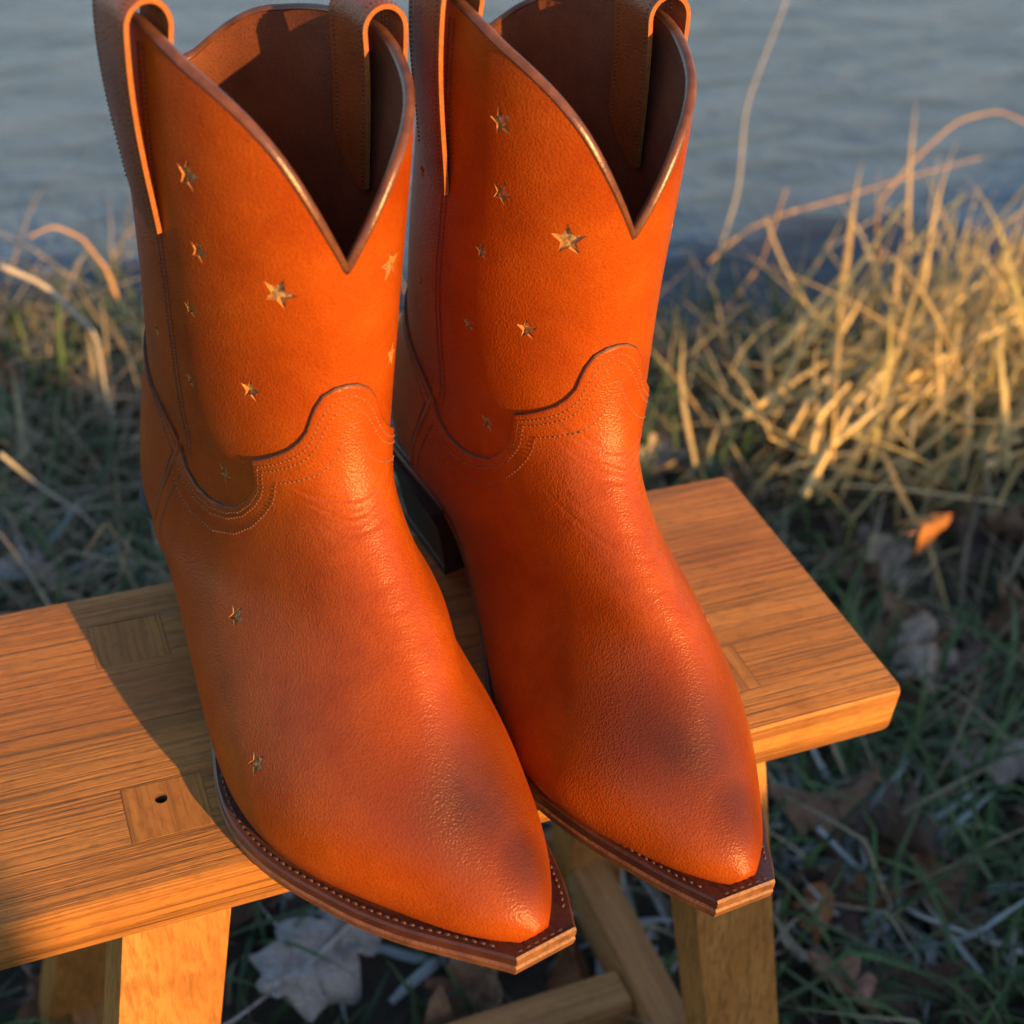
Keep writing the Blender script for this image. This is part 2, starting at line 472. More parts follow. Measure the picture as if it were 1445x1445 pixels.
# sole: (x, outer y, inner y)
OUTL = np.array([(-.0060, -.010, .011), (-.004, -.018, .019), (.002, -.0245, .0245), (.015, -.0290, .0275), (.038, -.0315, .0270), (.06, -.0340, .0235), (.08, -.0385, .0215), (.10, -.0430, .0235),
                 (.12, -.0490, .0285), (.1376, -.0548, .0345), (.157, -.0612, .0410), (.175, -.0630, .0455), (.19, -.0605, .0450), (.203, -.0560, .0430), (.216, -.0500, .0390), (.23, -.0432, .0338),
                 (.246, -.0332, .0268), (.26, -.0225, .0205), (.270, -.0150, .0155), (.2758, -.0108, .0125)])
BOT = np.array([(-.01, .0330), (.05, .0330), (.065, .0300), (.085, .0205), (.105, .0115), (.125, .0050), (.145, .0015), (.165, .0003), (.19, .0003), (.21, .0012), (.235, .0040), (.255, .0074), (.277, .0122)])
THK = np.array([(-.01, .0075), (.06, .0075), (.11, .0085), (.16, .0095), (.28, .0095)])
def outline(m):
    o = OUTL.copy(); x = o[:, 0]
    if m < 0: o[:, 1] += np.interp(x, [.06, .12, .16, .20, .23, .246, .26, .272], [0, .004, .0065, .0085, .0085, .0055, .0028, 0])
    else: o[:, 2] -= np.interp(x, [.15, .19, .23, .246, .26], [0, .003, .0036, .0012, 0])
    return o
def sole_layer(levels, mats, m, x1=None, snip_mat=None):
    """slab between fractions of the sole thickness; levels = [(fraction, inset)]"""
    xs = np.unique(np.r_[np.linspace(-.0060, .015, 14), np.linspace(.015, .26, 80), np.linspace(.26, .2758, 10)])
    if x1: xs = xs[xs <= x1]
    ol = outline(LEAN); yo, yi = cub(ol[:, [0, 1]], xs), cub(ol[:, [0, 2]], xs); zb, th = cub(BOT, xs), cub(THK, xs)
    n = len(xs); V_ = []; F_ = []; mi = []
    # loop: outer side heel->tip, then inner side tip->heel
    X = np.r_[xs, xs[::-1]]; Y = np.r_[yo, yi[::-1]]; ZB = np.r_[zb, zb[::-1]]; TH = np.r_[th, th[::-1]]
    T = np.stack([np.roll(X, -1) - np.roll(X, 1), np.roll(Y, -1) - np.roll(Y, 1)], 1); T /= np.linalg.norm(T, axis=1)[:, None]
    nrm = np.stack([-T[:, 1], T[:, 0]], 1); nrm *= np.where(((nrm * np.stack([X - .14, Y], 1)).sum(1) < 0), -1, 1)[:, None]
    nrm[:n - 1, 1] = np.where(nrm[:n - 1, 1] > 0, -nrm[:n - 1, 1], nrm[:n - 1, 1])
    L = 2 * n
    for fr, ins in levels:
        V_.append(np.stack([X - nrm[:, 0] * ins, Y - nrm[:, 1] * ins, ZB + TH * fr], 1))
    nl = len(levels)
    for k in range(nl - 1):
        for j in range(L):
            j2 = (j + 1) % L
            F_.append((k * L + j, k * L + j2, (k + 1) * L + j2, (k + 1) * L + j)); mi.append(1 if (j == n - 1 and snip_mat) else 0)
    for k in (0, nl - 1):
        for j in range(n - 1):
            q = (k * L + j, k * L + j + 1, k * L + L - 2 - j, k * L + L - 1 - j)
            F_.append(q if k else q[::-1]); mi.append(0)
    return mirror_y(np.vstack(V_), m), F_, mi

STARS_A = [  # image-left boot: u, v, radius (m)
 (-65, 1.40, .0054), (-63, 1.96, .0042), (-70, 2.60, .0036), (-32, 2.08, .0058), (21, 1.96, .0056), (-46, 3.20, .0042), (-65, 4.90, .0042), (-75, 3.40, .0034), (28, 3.00, .0046),
 (-98, 3.2, .0034), (-108, 2.12, .0034), (-108, 1.12, .0036), (-117, 1.60, .0034), (-118, 2.64, .0034), (60, 1.6, .0045), (58, 2.4, .004), (140, 2.2, .004), (150, 3.0, .004)]
STARS_B = [
 (58, 1.20, .0050), (56, 1.72, .0044), (28, 1.92, .0062), (62, 2.32, .0036), (66, 3.16, .0034), (40, 2.96, .0042), (-39, 2.04, .0056), (-44, 3.04, .0046), (110, 1.05, .0042),
 (104, 2.10, .0036), (99, 3.14, .0032), (60, 4.62, .0042), (-60, 1.6, .0045), (-62, 2.6, .004), (-150, 2.2, .004), (-120, 2.9, .0034)]
VAMP_A = [(-63, 7.18, .0046), (-65, 8.78, .0046), (58, 7.4, .0042)]
VAMP_B = [(-35, 8.05, .0046), (-34, 6.25, .0042)]

def make_boot(pose, m, stars, vstars, label):
    global LEAN, S
    LEAN = m
    S[0:2, 4] += np.array([-.0050, -.0024]) if m > 0 else 0.0
    global SHIFT
    SHIFT = -4.5 if m > 0 else -1.0
    S = S_BASE.copy()
    S[2:13, 5] += np.array([-.0004, .0001, -.0002, -.0008, -.0004, .0025, .0022, -.0007, -.0028, -.0013, -.0017] if m > 0 else [-.0004, -.0015, -.0008, .0015, .0011, .0005, .0009, .0048, .0061, .0031, .0010])
    S[2:13, 4] += np.array([-.0017, -.0029, -.0035, -.0038, -.0017, .0005, .0001, -.0012, -.0035, -.0033, -.0010] if m > 0 else [-.0008, -.0003, -.0011, -.0032, -.0041, -.0059, -.0077, -.0076, -.0053, -.0037, -.0014])
    x, y, yaw = pose
    root = empty('cowboy_boot', (x, y, OFF), yaw - math.pi / 2)
    tag(root, label, 'boot', 'pair of star-punched western boots on the stool')
    def part(name, v, f, mats, mi=None, sharp=40, parent=None, flip=True):
        me = mesh(name, mirror_y(v, m), f, mats, mi, True, None)
        fix_normals(me)
        if sharp: me.set_sharp_from_angle(angle=math.radians(sharp))
        return link(name, me, parent or root)
    def punch(o, lst, off, tag_parent):
        """cut star holes into a leather part and lay a gold star at the bottom of each"""
        cv, cf, cm_ = [], [], []
        for (u, v, r) in lst:
            P, N = surf(np.array([u * 1.0]), np.array([v * 1.0]), off, True); P, N = P[0], N[0]
            up = surf(np.array([u * 1.0]), np.array([v - .05]), off)[0] - P; up /= np.linalg.norm(up)
            tw = random.uniform(-.35, .35)
            lo = star_ring(P - N * .0026, N, up, r, tw=tw); hi = star_ring(P + N * .004, N, up, r, tw=tw)
            b = len(cv); cv += list(lo) + list(hi)
            cf += [tuple(b + k for k in range(10))[::-1], tuple(b + 10 + k for k in range(10))] + [(b + k, b + (k + 1) % 10, b + 10 + (k + 1) % 10, b + 10 + k) for k in range(10)]
            cm_ += [2] * 12
            # gold inlay: a low crinkled pad
            top = star_ring(P - N * .00165, N, up, r * 1.02, tw=tw); bot = star_ring(P - N * .0022, N, up, r * 1.02, tw=tw)
            V_ = np.vstack([top, bot, [P - N * .00145]])
            V_[:10] += N * rng.normal(0, .00014, (10, 1))
            F_ = [(k, (k + 1) % 10, 20) for k in range(10)] + [(10 + k, 10 + (k + 1) % 10, (k + 1) % 10, k) for k in range(10)] + [tuple(10 + k for k in range(10))[::-1]]
            part('star_inlay', V_, F_, [GOLD], sharp=25)
        me = mesh('cutter', mirror_y(np.array(cv), m), cf, [LEATHER, DARKEDGE, RAW], cm_, False)
        fix_normals(me)
        c = link('cutter', me, root)
        md = o.modifiers.new('cut', 'BOOLEAN'); md.operation = 'DIFFERENCE'; md.object = c; md.solver = 'EXACT'
        bpy.context.view_layer.update()
        dg = bpy.context.evaluated_depsgraph_get()
        new = bpy.data.meshes.new_from_object(o.evaluated_get(dg))
        o.modifiers.clear(); o.data = new
        new.polygons.foreach_set('use_smooth', np.ones(len(new.polygons), bool))
        new.set_sharp_from_angle(angle=math.radians(40))
        bpy.data.objects.remove(c)
    # ---- shaft, front panel
    us = np.unique(np.r_[np.linspace(-88, 88, 150), np.linspace(-6, 6, 9)])
    vb = np.interp(np.abs(us), [0, 12, 20, 30, 43, 46, 52, 60, 72, 88], [3.45, 3.6, 3.95, 4.15, 4.4, 5.05, 5.62, 5.72, 5.68, 5.35])
    vt = rim(us)
    t_ = np.linspace(0, 1, 84)[:, None]
    UV = np.stack([np.broadcast_to(us, (84, len(us))), vt + (vb - vt) * t_], 2)
    v, f, mi = shell(UV, .0007, -.0011, None, 1)
    fr = part('shaft_front', v, f, [LEATHER, DARKEDGE, RAW], mi)
    punch(fr, [s for s in stars if abs(s[0]) < 84], .0007, root)
    # ---- shaft, back panel
    us = np.linspace(83, 277, 120); vt = rim(us)
    vb = np.interp(np.abs(us - 180), [0, 40, 70, 97], [4.1, 4.3, 4.9, 5.5])
    UV = np.stack([np.broadcast_to(us, (64, len(us))), vt + (vb - vt) * np.linspace(0, 1, 64)[:, None]], 2)
    v, f, mi = shell(UV, .0000, -.0014, None, 1)
    bk = part('shaft_back', v, f, [LEATHER, DARKEDGE, RAW], mi)
    punch(bk, [(u if u > 0 else u + 360, v_, r) for u, v_, r in stars if abs(u) >= 88], 0.0, root)
    # ---- lining
    us = np.linspace(-180, 180, 121)[:-1]; vt = rim(us) - .02
    UV = np.stack([np.broadcast_to(us, (60, 120)), vt + (6.3 - vt) * np.linspace(0, 1, 60)[:, None]], 2)
    v, f, mi = shell(UV, -.0016, -.0026, None, 0, wrap=True)
    part('lining', v, f, [LINING], mi)
    # footbed closing the inside
    us = np.linspace(-180, 180, 61)[:-1]
    A = surf(us, np.full(60, 6.2), -.002)
    part('insole', np.vstack([A, A.mean(0)[None], A - [0, 0, .003]]), [(k, (k + 1) % 60, 60) for k in range(60)] + [(61 + (k + 1) % 60, 61 + k, k, (k + 1) % 60) for k in range(60)], [LINING])
    # ---- vamp
    E_, I_ = pair_dense(both_sides(EDGE), both_sides(INNER), .0008)
    n = len(E_); s_ = np.linspace(-1, 1, n)
    d = np.r_[0, np.cumsum(np.linalg.norm(np.diff(surf(I_[:, 0], I_[:, 1]), axis=0), axis=1))]; s_ = d / d[-1] * 2 - 1
    Q = np.stack([s_ * 110, 7.1 + 0 * s_], 1); T1 = np.stack([s_ * 165, 8.6 + 0 * s_], 1); T2 = np.stack([s_ * 179, 13.0 + 0 * s_], 1)
    rows = []
    for k in (0, .036, .11, .25, .4, .55, .7, .85): rows.append(E_ + (I_ - E_) * k)
    for k in np.linspace(0, 1, 76)[:-1]:
        w = k * k * (3 - 2 * k) * .5 + k * .5
        rows.append(np.stack([I_[:, 0] + (Q[:, 0] - I_[:, 0]) * w, I_[:, 1] + (Q[:, 1] - I_[:, 1]) * k], 1))
    for k in np.linspace(0, 1, 20)[:-1]: rows.append(Q + (T1 - Q) * k)
    for k in np.linspace(0, 1, 70): rows.append(np.stack([T1[:, 0] + (T2[:, 0] - T1[:, 0]) * min(1, k * 1.6), T1[:, 1] + (T2[:, 1] - T1[:, 1]) * (1 - (1 - k) ** 1.35)], 1))
    UV = np.array(rows)
    V1 = UV[..., 1]
    o_out = np.full(V1.shape, .0021); o_out[0] = .0016; o_out[1] = .0020
    o_in = np.full(V1.shape, .00005)
    U1 = UV[..., 0]; u0 = U1 + 7
    for vc, am, u_a, u_b in ((4.46, .00042, -38, 10), (4.60, .00030, -30, 18), (4.74, .00046, -34, 6), (4.90, .00026, -26, 20), (5.08, .00030, -30, 2), (5.9, .00020, -34, 16), (6.25, .00024, -28, 26)):
        vl_ = vc - .00042 * u0 ** 2 - .004 * u0 + .035 * np.sin(u0 * .17 + vc * 7)
        win = sm(U1, u_a, u_a + 16) * (1 - sm(U1, u_b, u_b + 16))
        o_out -= am * win * (np.exp(-((V1 - vl_) / .034) ** 2) - .55 * np.exp(-((V1 - vl_ - .085) / .05) ** 2) * (1 if vc < 5.5 else .5))
    v, f, mi = shell(UV, o_out, o_in, None, 1)
    for q_ in range(n - 1): mi[q_] = 1  # top outer row coloured dark: the shadow line along the vamp edge
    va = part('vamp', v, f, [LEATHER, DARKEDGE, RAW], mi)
    tip = surf(np.linspace(-180, 180, 25)[:-1], np.full(24, 12.99), .0020)
    part('toe_tip', np.vstack([tip, tip.mean(0)[None] + [.0006, 0, 0], tip - [.006, 0, 0]]), [(k, (k + 1) % 24, 24) for k in range(24)] + [(25 + (k + 1) % 24, 25 + k, k, (k + 1) % 24) for k in range(24)], [LEATHER], sharp=None)
    punch(va, vstars, .0021, root)
    # ---- heel counter
    us = np.linspace(76, 284, 110); au = np.abs((us + 180) % 360 - 180)
    vt = np.interp(au, [76, 85.5, 90, 98, 106, 116, 130, 150, 180], [5.75, 5.12, 4.98, 4.74, 4.46, 4.10, 3.80, 3.60, 3.55])
    UV = np.stack([np.broadcast_to(us, (60, 110)), vt + (7.9 - vt) * np.linspace(0, 1, 60)[:, None]], 2)
    v, f, mi = shell(UV, .0011, .00005, None, 1)
    part('heel_counter', v, f, [LEATHER, DARKEDGE], mi)
    # ---- seam welts at the sides (below the junction of vamp and counter)
    for sg in (-1, 1):
        c = dense([(sg * 85.5, 5.06), (sg * 87.5, 5.35), (sg * 91, 5.7), (sg * 96, 6.15), (sg * 102, 6.6), (sg * 112, 7.2)], .002)
        P, N = surf(c[:, 0], c[:, 1], .0020, True)
        v, f = tube(P, N, .0006, .0016, 8)
        part('side_seam', v, f, [LEATHER_STRAP])
    # ---- binding along the rim
    us = np.unique(np.r_[np.linspace(-180, 180, 241)[:-1], np.linspace(-10, 10, 21)])
    P, N = surf(us, rim(us) - .01, -.0009, True)
    v, f = tube(P, N, .0019, .00165, 10, closed=True)
    part('rim_binding', v, f, [BIND])
    # ---- stitching
    def offs(curve, other, k): return [(a_[0] + (b_[0] - a_[0]) * k, a_[1] + (b_[1] - a_[1]) * k) for a_, b_ in zip(curve, other)]
    Ef, If = both_sides(EDGE), both_sides(INNER)
    rowsv = [stitches(offs(Ef, If, .26), .0020, .00190, .00150, .00040, m), stitches(offs(Ef, If, .46), .0020, .00190, .00150, .00040, m), stitches(If, .0020, .00200, .00155, .00040, m)]
    v, f = join(rowsv); st = part('vamp_stitching', v, f, [THREAD, GROOVE_M], groove_index(), sharp=None); st['kind'] = 'stuff'
    rows_ = []
    for sg in (-1, 1):
        rows_.append(stitches([(sg * 85.5, .7), (sg * 85, 2.4), (sg * 84.5, 4.4), (sg * 83.5, 5.0)], .0007, .0016, .0012, .0003, m))
        rows_.append(stitches([(sg * 82.8, .7), (sg * 82.3, 2.4), (sg * 82, 4.4), (sg * 81.5, 5.1)], .0007, .0016, .0012, .0003, m))
        rows_.append(stitches([(sg * 83, 5.4), (sg * 87, 5.75), (sg * 92, 6.2), (sg * 99, 6.75)], .0021, .0016, .0012, .0003, m))
        rows_.append(stitches([(sg * 90, 5.25), (sg * 93, 5.65), (sg * 99, 6.15), (sg * 107, 6.7)], .0012, .0016, .0012, .0003, m))
        for dv in (.13, .3):
            rows_.append(stitches([(sg * a_, b_ + dv) for a_, b_ in ((87, 5.06), (90, 4.98), (98, 4.74), (106, 4.46), (116, 4.10), (130, 3.80), (150, 3.60), (179, 3.56))], .0011, .0016, .0012, .0003, m))
    v, f = join(rows_); st = part('seam_stitching', v, f, [THREAD_D, GROOVE_M], groove_index(), sharp=None); st['kind'] = 'stuff'
    us = np.linspace(-180, 180, 200); rr = rim(us) + .11
    v, f = stitches(np.stack([us, rr], 1), -.0026, .0018, .0012, .0003, m)
    st = part('rim_stitching', v, f, [THREAD_D, GROOVE_M], groove_index(), sharp=None); st['kind'] = 'stuff'
    # ---- pull straps: an outer leg, a loop over the rim and an inner leg
    for sg in (-1, 1):
        nc = 11; cs = np.linspace(-1, 1, nc)
        cols_ = []
        for w in cs:                                  # w = -1 is the edge towards the toe
            uu = sg * (91.5 + 11.0 * w)
            top = float(rim(uu)) - .035
            ve = 2.10 - .14 * (w + 1) - .10 * max(0, w) ** 2 - .22 * max(0, -w - .55)
            pts = [(ve + (top - ve) * k, .0012 + .0046 * math.sin(math.pi * .5 * k) ** 1.2) for k in np.linspace(0, 1, 26)]
            pts += [(top - .15 * math.sin(math.pi * k), -.0004 + .0062 * math.cos(math.pi * k)) for k in np.linspace(0, 1, 17)[1:-1]]
            pts += [(top + (ve - top) * k, -.0066 + .0034 * k) for k in np.linspace(0, 1, 22)]
            pts = np.array(pts)
            cols_.append(surf(np.full(len(pts), uu), pts[:, 0], pts[:, 1]))
        P = np.stack(cols_, 1); nr = len(pts); path = pts; uc = sg * 91.5
        dT = np.gradient(P, axis=0); dW = np.gradient(P, axis=1)
        Nn = np.cross(dT, dW); Nn /= np.maximum(np.linalg.norm(Nn, axis=2), 1e-9)[..., None]
        rad = surf(np.full(nr, uc), path[:, 0], 0, True)[1]
        if (Nn[5, 5] * rad[5]).sum() < 0: Nn = -Nn
        TH = .0016
        A, B = P + Nn * TH, P - Nn * TH * .0
        nv = nr * nc
        fo = grid_faces(nr, nc) ; fi = grid_faces(nr, nc, nv, False, True)
        loop = [j for j in range(nc)] + [i * nc + nc - 1 for i in range(1, nr)] + [(nr - 1) * nc + j for j in range(nc - 2, -1, -1)] + [i * nc for i in range(nr - 2, 0, -1)]
        ring = [(b_, a_, a_ + nv, b_ + nv) for a_, b_ in zip(loop, loop[1:] + loop[:1])]
        v = np.vstack([A.reshape(-1, 3), B.reshape(-1, 3)])
        so = part('pull_strap', v, fo + fi + ring, [LEATHER_STRAP, STRAPEDGE], [0] * len(fo) + [1] * len(fi) + [1] * len(ring))
        rr_ = []
        for j in (1, nc - 2):
            rr_.append(stitch_points(A[:, j], Nn[:, j], .0016, .0012, .0003, m))
        v, f = join(rr_); st = part('strap_stitching', v, f, [THREAD_D], sharp=None, parent=so); st['kind'] = 'stuff'
    # ---- welt, outsole, heel
    v, f, mi = sole_layer([(.54, .0008), (.60, .0003), (.92, .0003), (1.0, .0011)], None, 1, snip_mat=True)
    part('welt', v, f, [WELT, SNIP], mi, 30)
    v, f, mi = sole_layer([(0, .0016), (.08, .0006), (.42, 0.0), (.50, .0005), (.54, .0012)], None, 1, snip_mat=True)
    part('outsole', v, f, [SOLE, SNIP], mi, 30)
    xs = np.linspace(.09, .2695, 160)
    rws = []
    for side in (1, 2):
        yy = cub(outline(m)[:, [0, side]], xs); sgn = -1 if side == 1 else 1
        sl = np.gradient(yy, xs); nx, ny = -sl * sgn * 1.0, np.full_like(xs, sgn * 1.0); ln = np.hypot(nx, ny)
        P = np.stack([xs - nx / ln * .0030, yy - ny / ln * .0030, cub(BOT, xs) + cub(THK, xs) + .00005], 1)
        rws.append(stitch_points(P, np.tile([0, 0, 1.0], (len(xs), 1)), .0031, .0024, .00055, m, .3))
    P = np.stack([np.full(20, .2730), np.linspace(-.0095, .0112, 20), np.full(20, cub(BOT, np.array([.2730]))[0] + .00955)], 1)
    rws.append(stitch_points(P, np.tile([0, 0, 1.0], (20, 1)), .0031, .0024, .00055, m, .3))
    v, f = join(rws); st = part('welt_stitching', v, f, [THREAD_W], sharp=None); st['kind'] = 'stuff'
    # heel block
    lv = []
    nb = 40
    for z, xb, xf, hw in ((.0, .0085, .0700, .0245), (.0045, .0078, .0700, .0250), (.0048, .0078, .0700, .0246), (.012, .0050, .0695, .0258), (.02, .0015, .0690, .0272), (.028, -.0035, .0680, .0295), (.0335, -.0080, .0670, .0325)):
        ring = []
        for k in range(nb):
            a_ = math.pi * (k / (nb - 1)) + math.pi / 2
            rr = hw
            ring.append((xb + rr + rr * math.cos(a_) * 1.0, rr * math.sin(a_) - .001, z))
        ring.append((xf, -hw * .93 - .001, z)); ring.append((xf - .0035, -.001, z)); ring.append((xf, hw * .93 - .001, z))
        lv.append(ring)
    L = len(lv[0]); v = np.array([p for r_ in lv for p in r_]); f = grid_faces(len(lv), L, 0, True)
    f += [tuple(range(L))[::-1], tuple((len(lv) - 1) * L + k for k in range(L))]
    part('heel', v, f, [HEEL], None, 35)
    return root

POSE_A = (.0819, .4973, .1975)
POSE_B = (.1920, .4991, .0649)
boot_a = make_boot(POSE_A, 1, STARS_A, VAMP_A, 'orange tan cowboy boot standing beside the dark shadow on the stool, its toe reaching lowest')
boot_b = make_boot(POSE_B, -1, STARS_B, VAMP_B, 'orange tan cowboy boot nearest the bare rounded corner of the stool top')
#@@STOOL
# ------------------------------------------------------------------ stool
def box_bm(bm, x0, x1, y0, y1, z0, z1, bev=.0, seg=2, mat=0):
    r_ = bmesh.ops.create_cube(bm, size=1.0)
    for v in r_['verts']:
        v.co = ((x0 + x1) / 2 + v.co.x * (x1 - x0), (y0 + y1) / 2 + v.co.y * (y1 - y0), (z0 + z1) / 2 + v.co.z * (z1 - z0))
    return r_['verts']

def bm_obj(name, bm, mats, parent, smooth=True, sharp=35):
    bmesh.ops.recalc_face_normals(bm, faces=bm.faces)
    me = bpy.data.meshes.new(name); bm.to_mesh(me); bm.free()
    for m_ in mats: me.materials.append(m_)
    if smooth:
        me.polygons.foreach_set('use_smooth', np.ones(len(me.polygons), bool)); me.set_sharp_from_angle(angle=math.radians(sharp))
    return link(name, me, parent)

X0, X1, YF, YB, YM = -.0395, .3360, .3037, .4595, .3815
CX = (X0 + X1) / 2; CY = (YF + YB) / 2
stool = empty('wooden_stool', (CX, CY, 0))
tag(stool, 'small oiled wooden stool with a plank top on splayed square legs, carrying the boots', 'stool')
TENONS = [(.0355, .3375), (.2625, .3375), (.0375, .4270), (.2625, .4270)]
def board(name, y0, y1, mat, round_front, round_back, holes):
    bm = bmesh.new()
    # plan outline with rounded outer corners, extruded and rounded at the outer edges
    R_ = .006
    pts = []
    def corner(cx_, cy_, a0, r_):
        for k in range(6):
            a_ = a0 + math.pi / 2 * k / 5; pts.append((cx_ + r_ * math.cos(a_), cy_ + r_ * math.sin(a_)))
    if round_front: corner(X0 + R_, y0 + R_, math.pi, R_); corner(X1 - R_, y0 + R_, 1.5 * math.pi, R_)
    else: pts += [(X0, y0), (X1, y0)]
    if round_back: corner(X1 - R_, y1 - R_, 0, R_); corner(X0 + R_, y1 - R_, .5 * math.pi, R_)
    else: pts += [(X1, y1), (X0, y1)]
    th = .0245
    prof = [(-th, .003), (-th + .0012, .0009), (-th + .003, 0), (-.0030, 0), (-.0012, .0007), (-.0003, .0016), (0, .0030)]
    n = len(pts); P = np.array(pts)
    T = np.roll(P, -1, 0) - np.roll(P, 1, 0); T /= np.linalg.norm(T, axis=1)[:, None]; N = np.stack([T[:, 1], -T[:, 0]], 1)
    if not round_back:
        N[np.abs(P[:, 1] - y1) < 1e-6] *= [1, 0]; 
    if not round_front:
        N[np.abs(P[:, 1] - y0) < 1e-6] *= [1, 0]
    for i in range(n):
        l_ = np.linalg.norm(N[i]);
        if l_ > 0: N[i] /= l_
    vs = []
    for z, ins in prof:
        vs.append([bm.verts.new((P[i, 0] - N[i, 0] * ins - CX, P[i, 1] - N[i, 1] * ins - CY, z + OFF)) for i in range(n)])
    for a_, b_ in zip(vs[:-1], vs[1:]):
        for i in range(n):
            bm.faces.new((a_[i], a_[(i + 1) % n], b_[(i + 1) % n], b_[i]))
    bm.faces.new(vs[0][::-1]); bm.faces.new(vs[-1])
    o = bm_obj(name, bm, [mat, HOLE], stool, True, 30)
    cb = bmesh.new()
    for (tx, ty) in holes:
        box_bm(cb, tx - .01473 - CX, tx + .01473 - CX, ty - .01273 - CY, ty + .01273 - CY, OFF - .05, OFF + .02)
    for fc in cb.faces: fc.material_index = 1
    c = bm_obj('cutter', cb, [mat, HOLE], stool, False)
    md = o.modifiers.new('cut', 'BOOLEAN'); md.operation = 'DIFFERENCE'; md.object = c; md.solver = 'EXACT'
    bpy.context.view_layer.update()
    new = bpy.data.meshes.new_from_object(o.evaluated_get(bpy.context.evaluated_depsgraph_get()))
    o.modifiers.clear(); o.data = new; bpy.data.objects.remove(c)
    return o
board('seat_board', YF, YM - .00012, WOOD_F, True, False, TENONS[:2])
board('seat_board', YM + .00012, YB, WOOD_B, False, True, TENONS[2:])

for i, (tx, ty) in enumerate(TENONS):
    sx = -1 if tx < CX else 1; sy = -1 if ty < CY else 1
    bm = bmesh.new()
    lt, lb = OFF - .0247, 0.004
    kx, ky = .16, .19
    hx, hy = .0205, .0155
    cx0, cy0 = tx - CX, ty - CY
    top = [(cx0 + a_ * hx, cy0 + b_ * hy, lt) for a_, b_ in ((-1, -1), (1, -1), (1, 1), (-1, 1))]
    dz = lt - lb
    bot = [(cx0 + sx * kx * dz + a_ * hx * .96, cy0 + sy * ky * dz + b_ * hy * .96, lb) for a_, b_ in ((-1, -1), (1, -1), (1, 1), (-1, 1))]
    vt_ = [bm.verts.new(p) for p in top]; vb_ = [bm.verts.new(p) for p in bot]
    bm.faces.new(vt_); bm.faces.new(vb_[::-1])
    for k in range(4): bm.faces.new((vb_[k], vb_[(k + 1) % 4], vt_[(k + 1) % 4], vt_[k]))
    bmesh.ops.bevel(bm, geom=[e_ for e_ in bm.edges], offset=.0018, segments=2, affect='EDGES', profile=.6)
    lg = bm_obj('leg', bm, [WOOD_LEG], stool)
    bm = bmesh.new()
    box_bm(bm, cx0 - .0147, cx0 + .0147, cy0 - .0127, cy0 + .0127, lt + .0003, OFF + (.00008, .0001, -.0001, .00005)[i])
    bmesh.ops.bevel(bm, geom=[e_ for e_ in bm.edges if abs(e_.verts[0].co.z - e_.verts[1].co.z) < 1e-5 and e_.verts[0].co.z > lt + .01], offset=.00025, segments=2, affect='EDGES')
    tn = bm_obj('tenon', bm, [WOOD_END, HOLE], lg)
    if i == 0:
        cb = bmesh.new()
        bmesh.ops.create_cone(cb, cap_ends=True, segments=11, radius1=.0020, radius2=.0027, depth=.012, matrix=Matrix.Translation((.0342 - CX, .3420 - CY, OFF)))
        for fc in cb.faces: fc.material_index = 1
        c = bm_obj('cutter', cb, [WOOD_END, HOLE], stool, False)
        md = tn.modifiers.new('cut', 'BOOLEAN'); md.operation = 'DIFFERENCE'; md.object = c; md.solver = 'EXACT'
        bpy.context.view_layer.update()
        new = bpy.data.meshes.new_from_object(tn.evaluated_get(bpy.context.evaluated_depsgraph_get()))
        tn.modifiers.clear(); tn.data = new; bpy.data.objects.remove(c)

zr = OFF - .321
for sx in (-1, 1):
    bm = bmesh.new()
    xx = sx * (.1135 + .16 * .262) - sx * .003
    box_bm(bm, xx - .0125, xx + .0125, -.086, .086, zr - .016, zr + .016)
    bmesh.ops.bevel(bm, geom=list(bm.edges), offset=.002, segments=2, affect='EDGES')
    bm_obj('side_rail', bm, [WOOD_RAIL_Y], stool)
bm = bmesh.new()
box_bm(bm, -.1395, .1395, -.0125, .0125, zr - .013, zr + .0125)
bmesh.ops.bevel(bm, geom=list(bm.edges), offset=.002, segments=2, affect='EDGES')
bm_obj('cross_rail', bm, [WOOD_RAIL_X], stool)

# ------------------------------------------------------------------ ground, bank and river
DS = np.array([math.sin(a), -math.cos(a)]); DP = np.array([math.cos(a), math.sin(a)])
PIV = np.array([.15, .30])
def lump(x, y, k, seed):
    r_ = np.random.default_rng(seed); out = 0
    for i in range(7):
        an = r_.uniform(0, 6.28); f_ = k * r_.uniform(.6, 1.7)
        out = out + np.sin(f_ * (x * math.cos(an) + y * math.sin(an)) + r_.uniform(0, 6.28))
    return out / 7
WATER_Z = -.055
def shore_y(x): return 1.39 - .29 * np.clip(x, -.5, 2.2) + .04 * np.sin(3.1 * x + .6) + .025 * np.sin(9.0 * x)
def ground_h(x, y):
    x = np.asarray(x, float); y = np.asarray(y, float)
    h = .016 * lump(x, y, 14, 1) + .008 * lump(x, y, 47, 2)
    s_ = (x - PIV[0]) * DS[0] + (y - PIV[1]) * DS[1]; p_ = (x - PIV[0]) * DP[0] + (y - PIV[1]) * DP[1]
    shade_crest = .22 + 3.0 * math.tan(e) + .06 * sm(p_, .27, .31) * (1 - sm(p_, .36, .44)) - .11 * sm(p_, .40, .58) + .10 * sm(-p_, .3, .6) + .03 * lump(x, y, 3.5, 5)  # unseen rise behind the camera, added and shaped to shade the ground
    h = h * (1 + 2 * sm(s_, 1, 3)) + shade_crest * sm(s_, .9, 3.0)
    d_ = y - shore_y(x)
    return h - .22 * sm(d_, -.16, .34) - 1.2 * sm(d_, .3, 6)
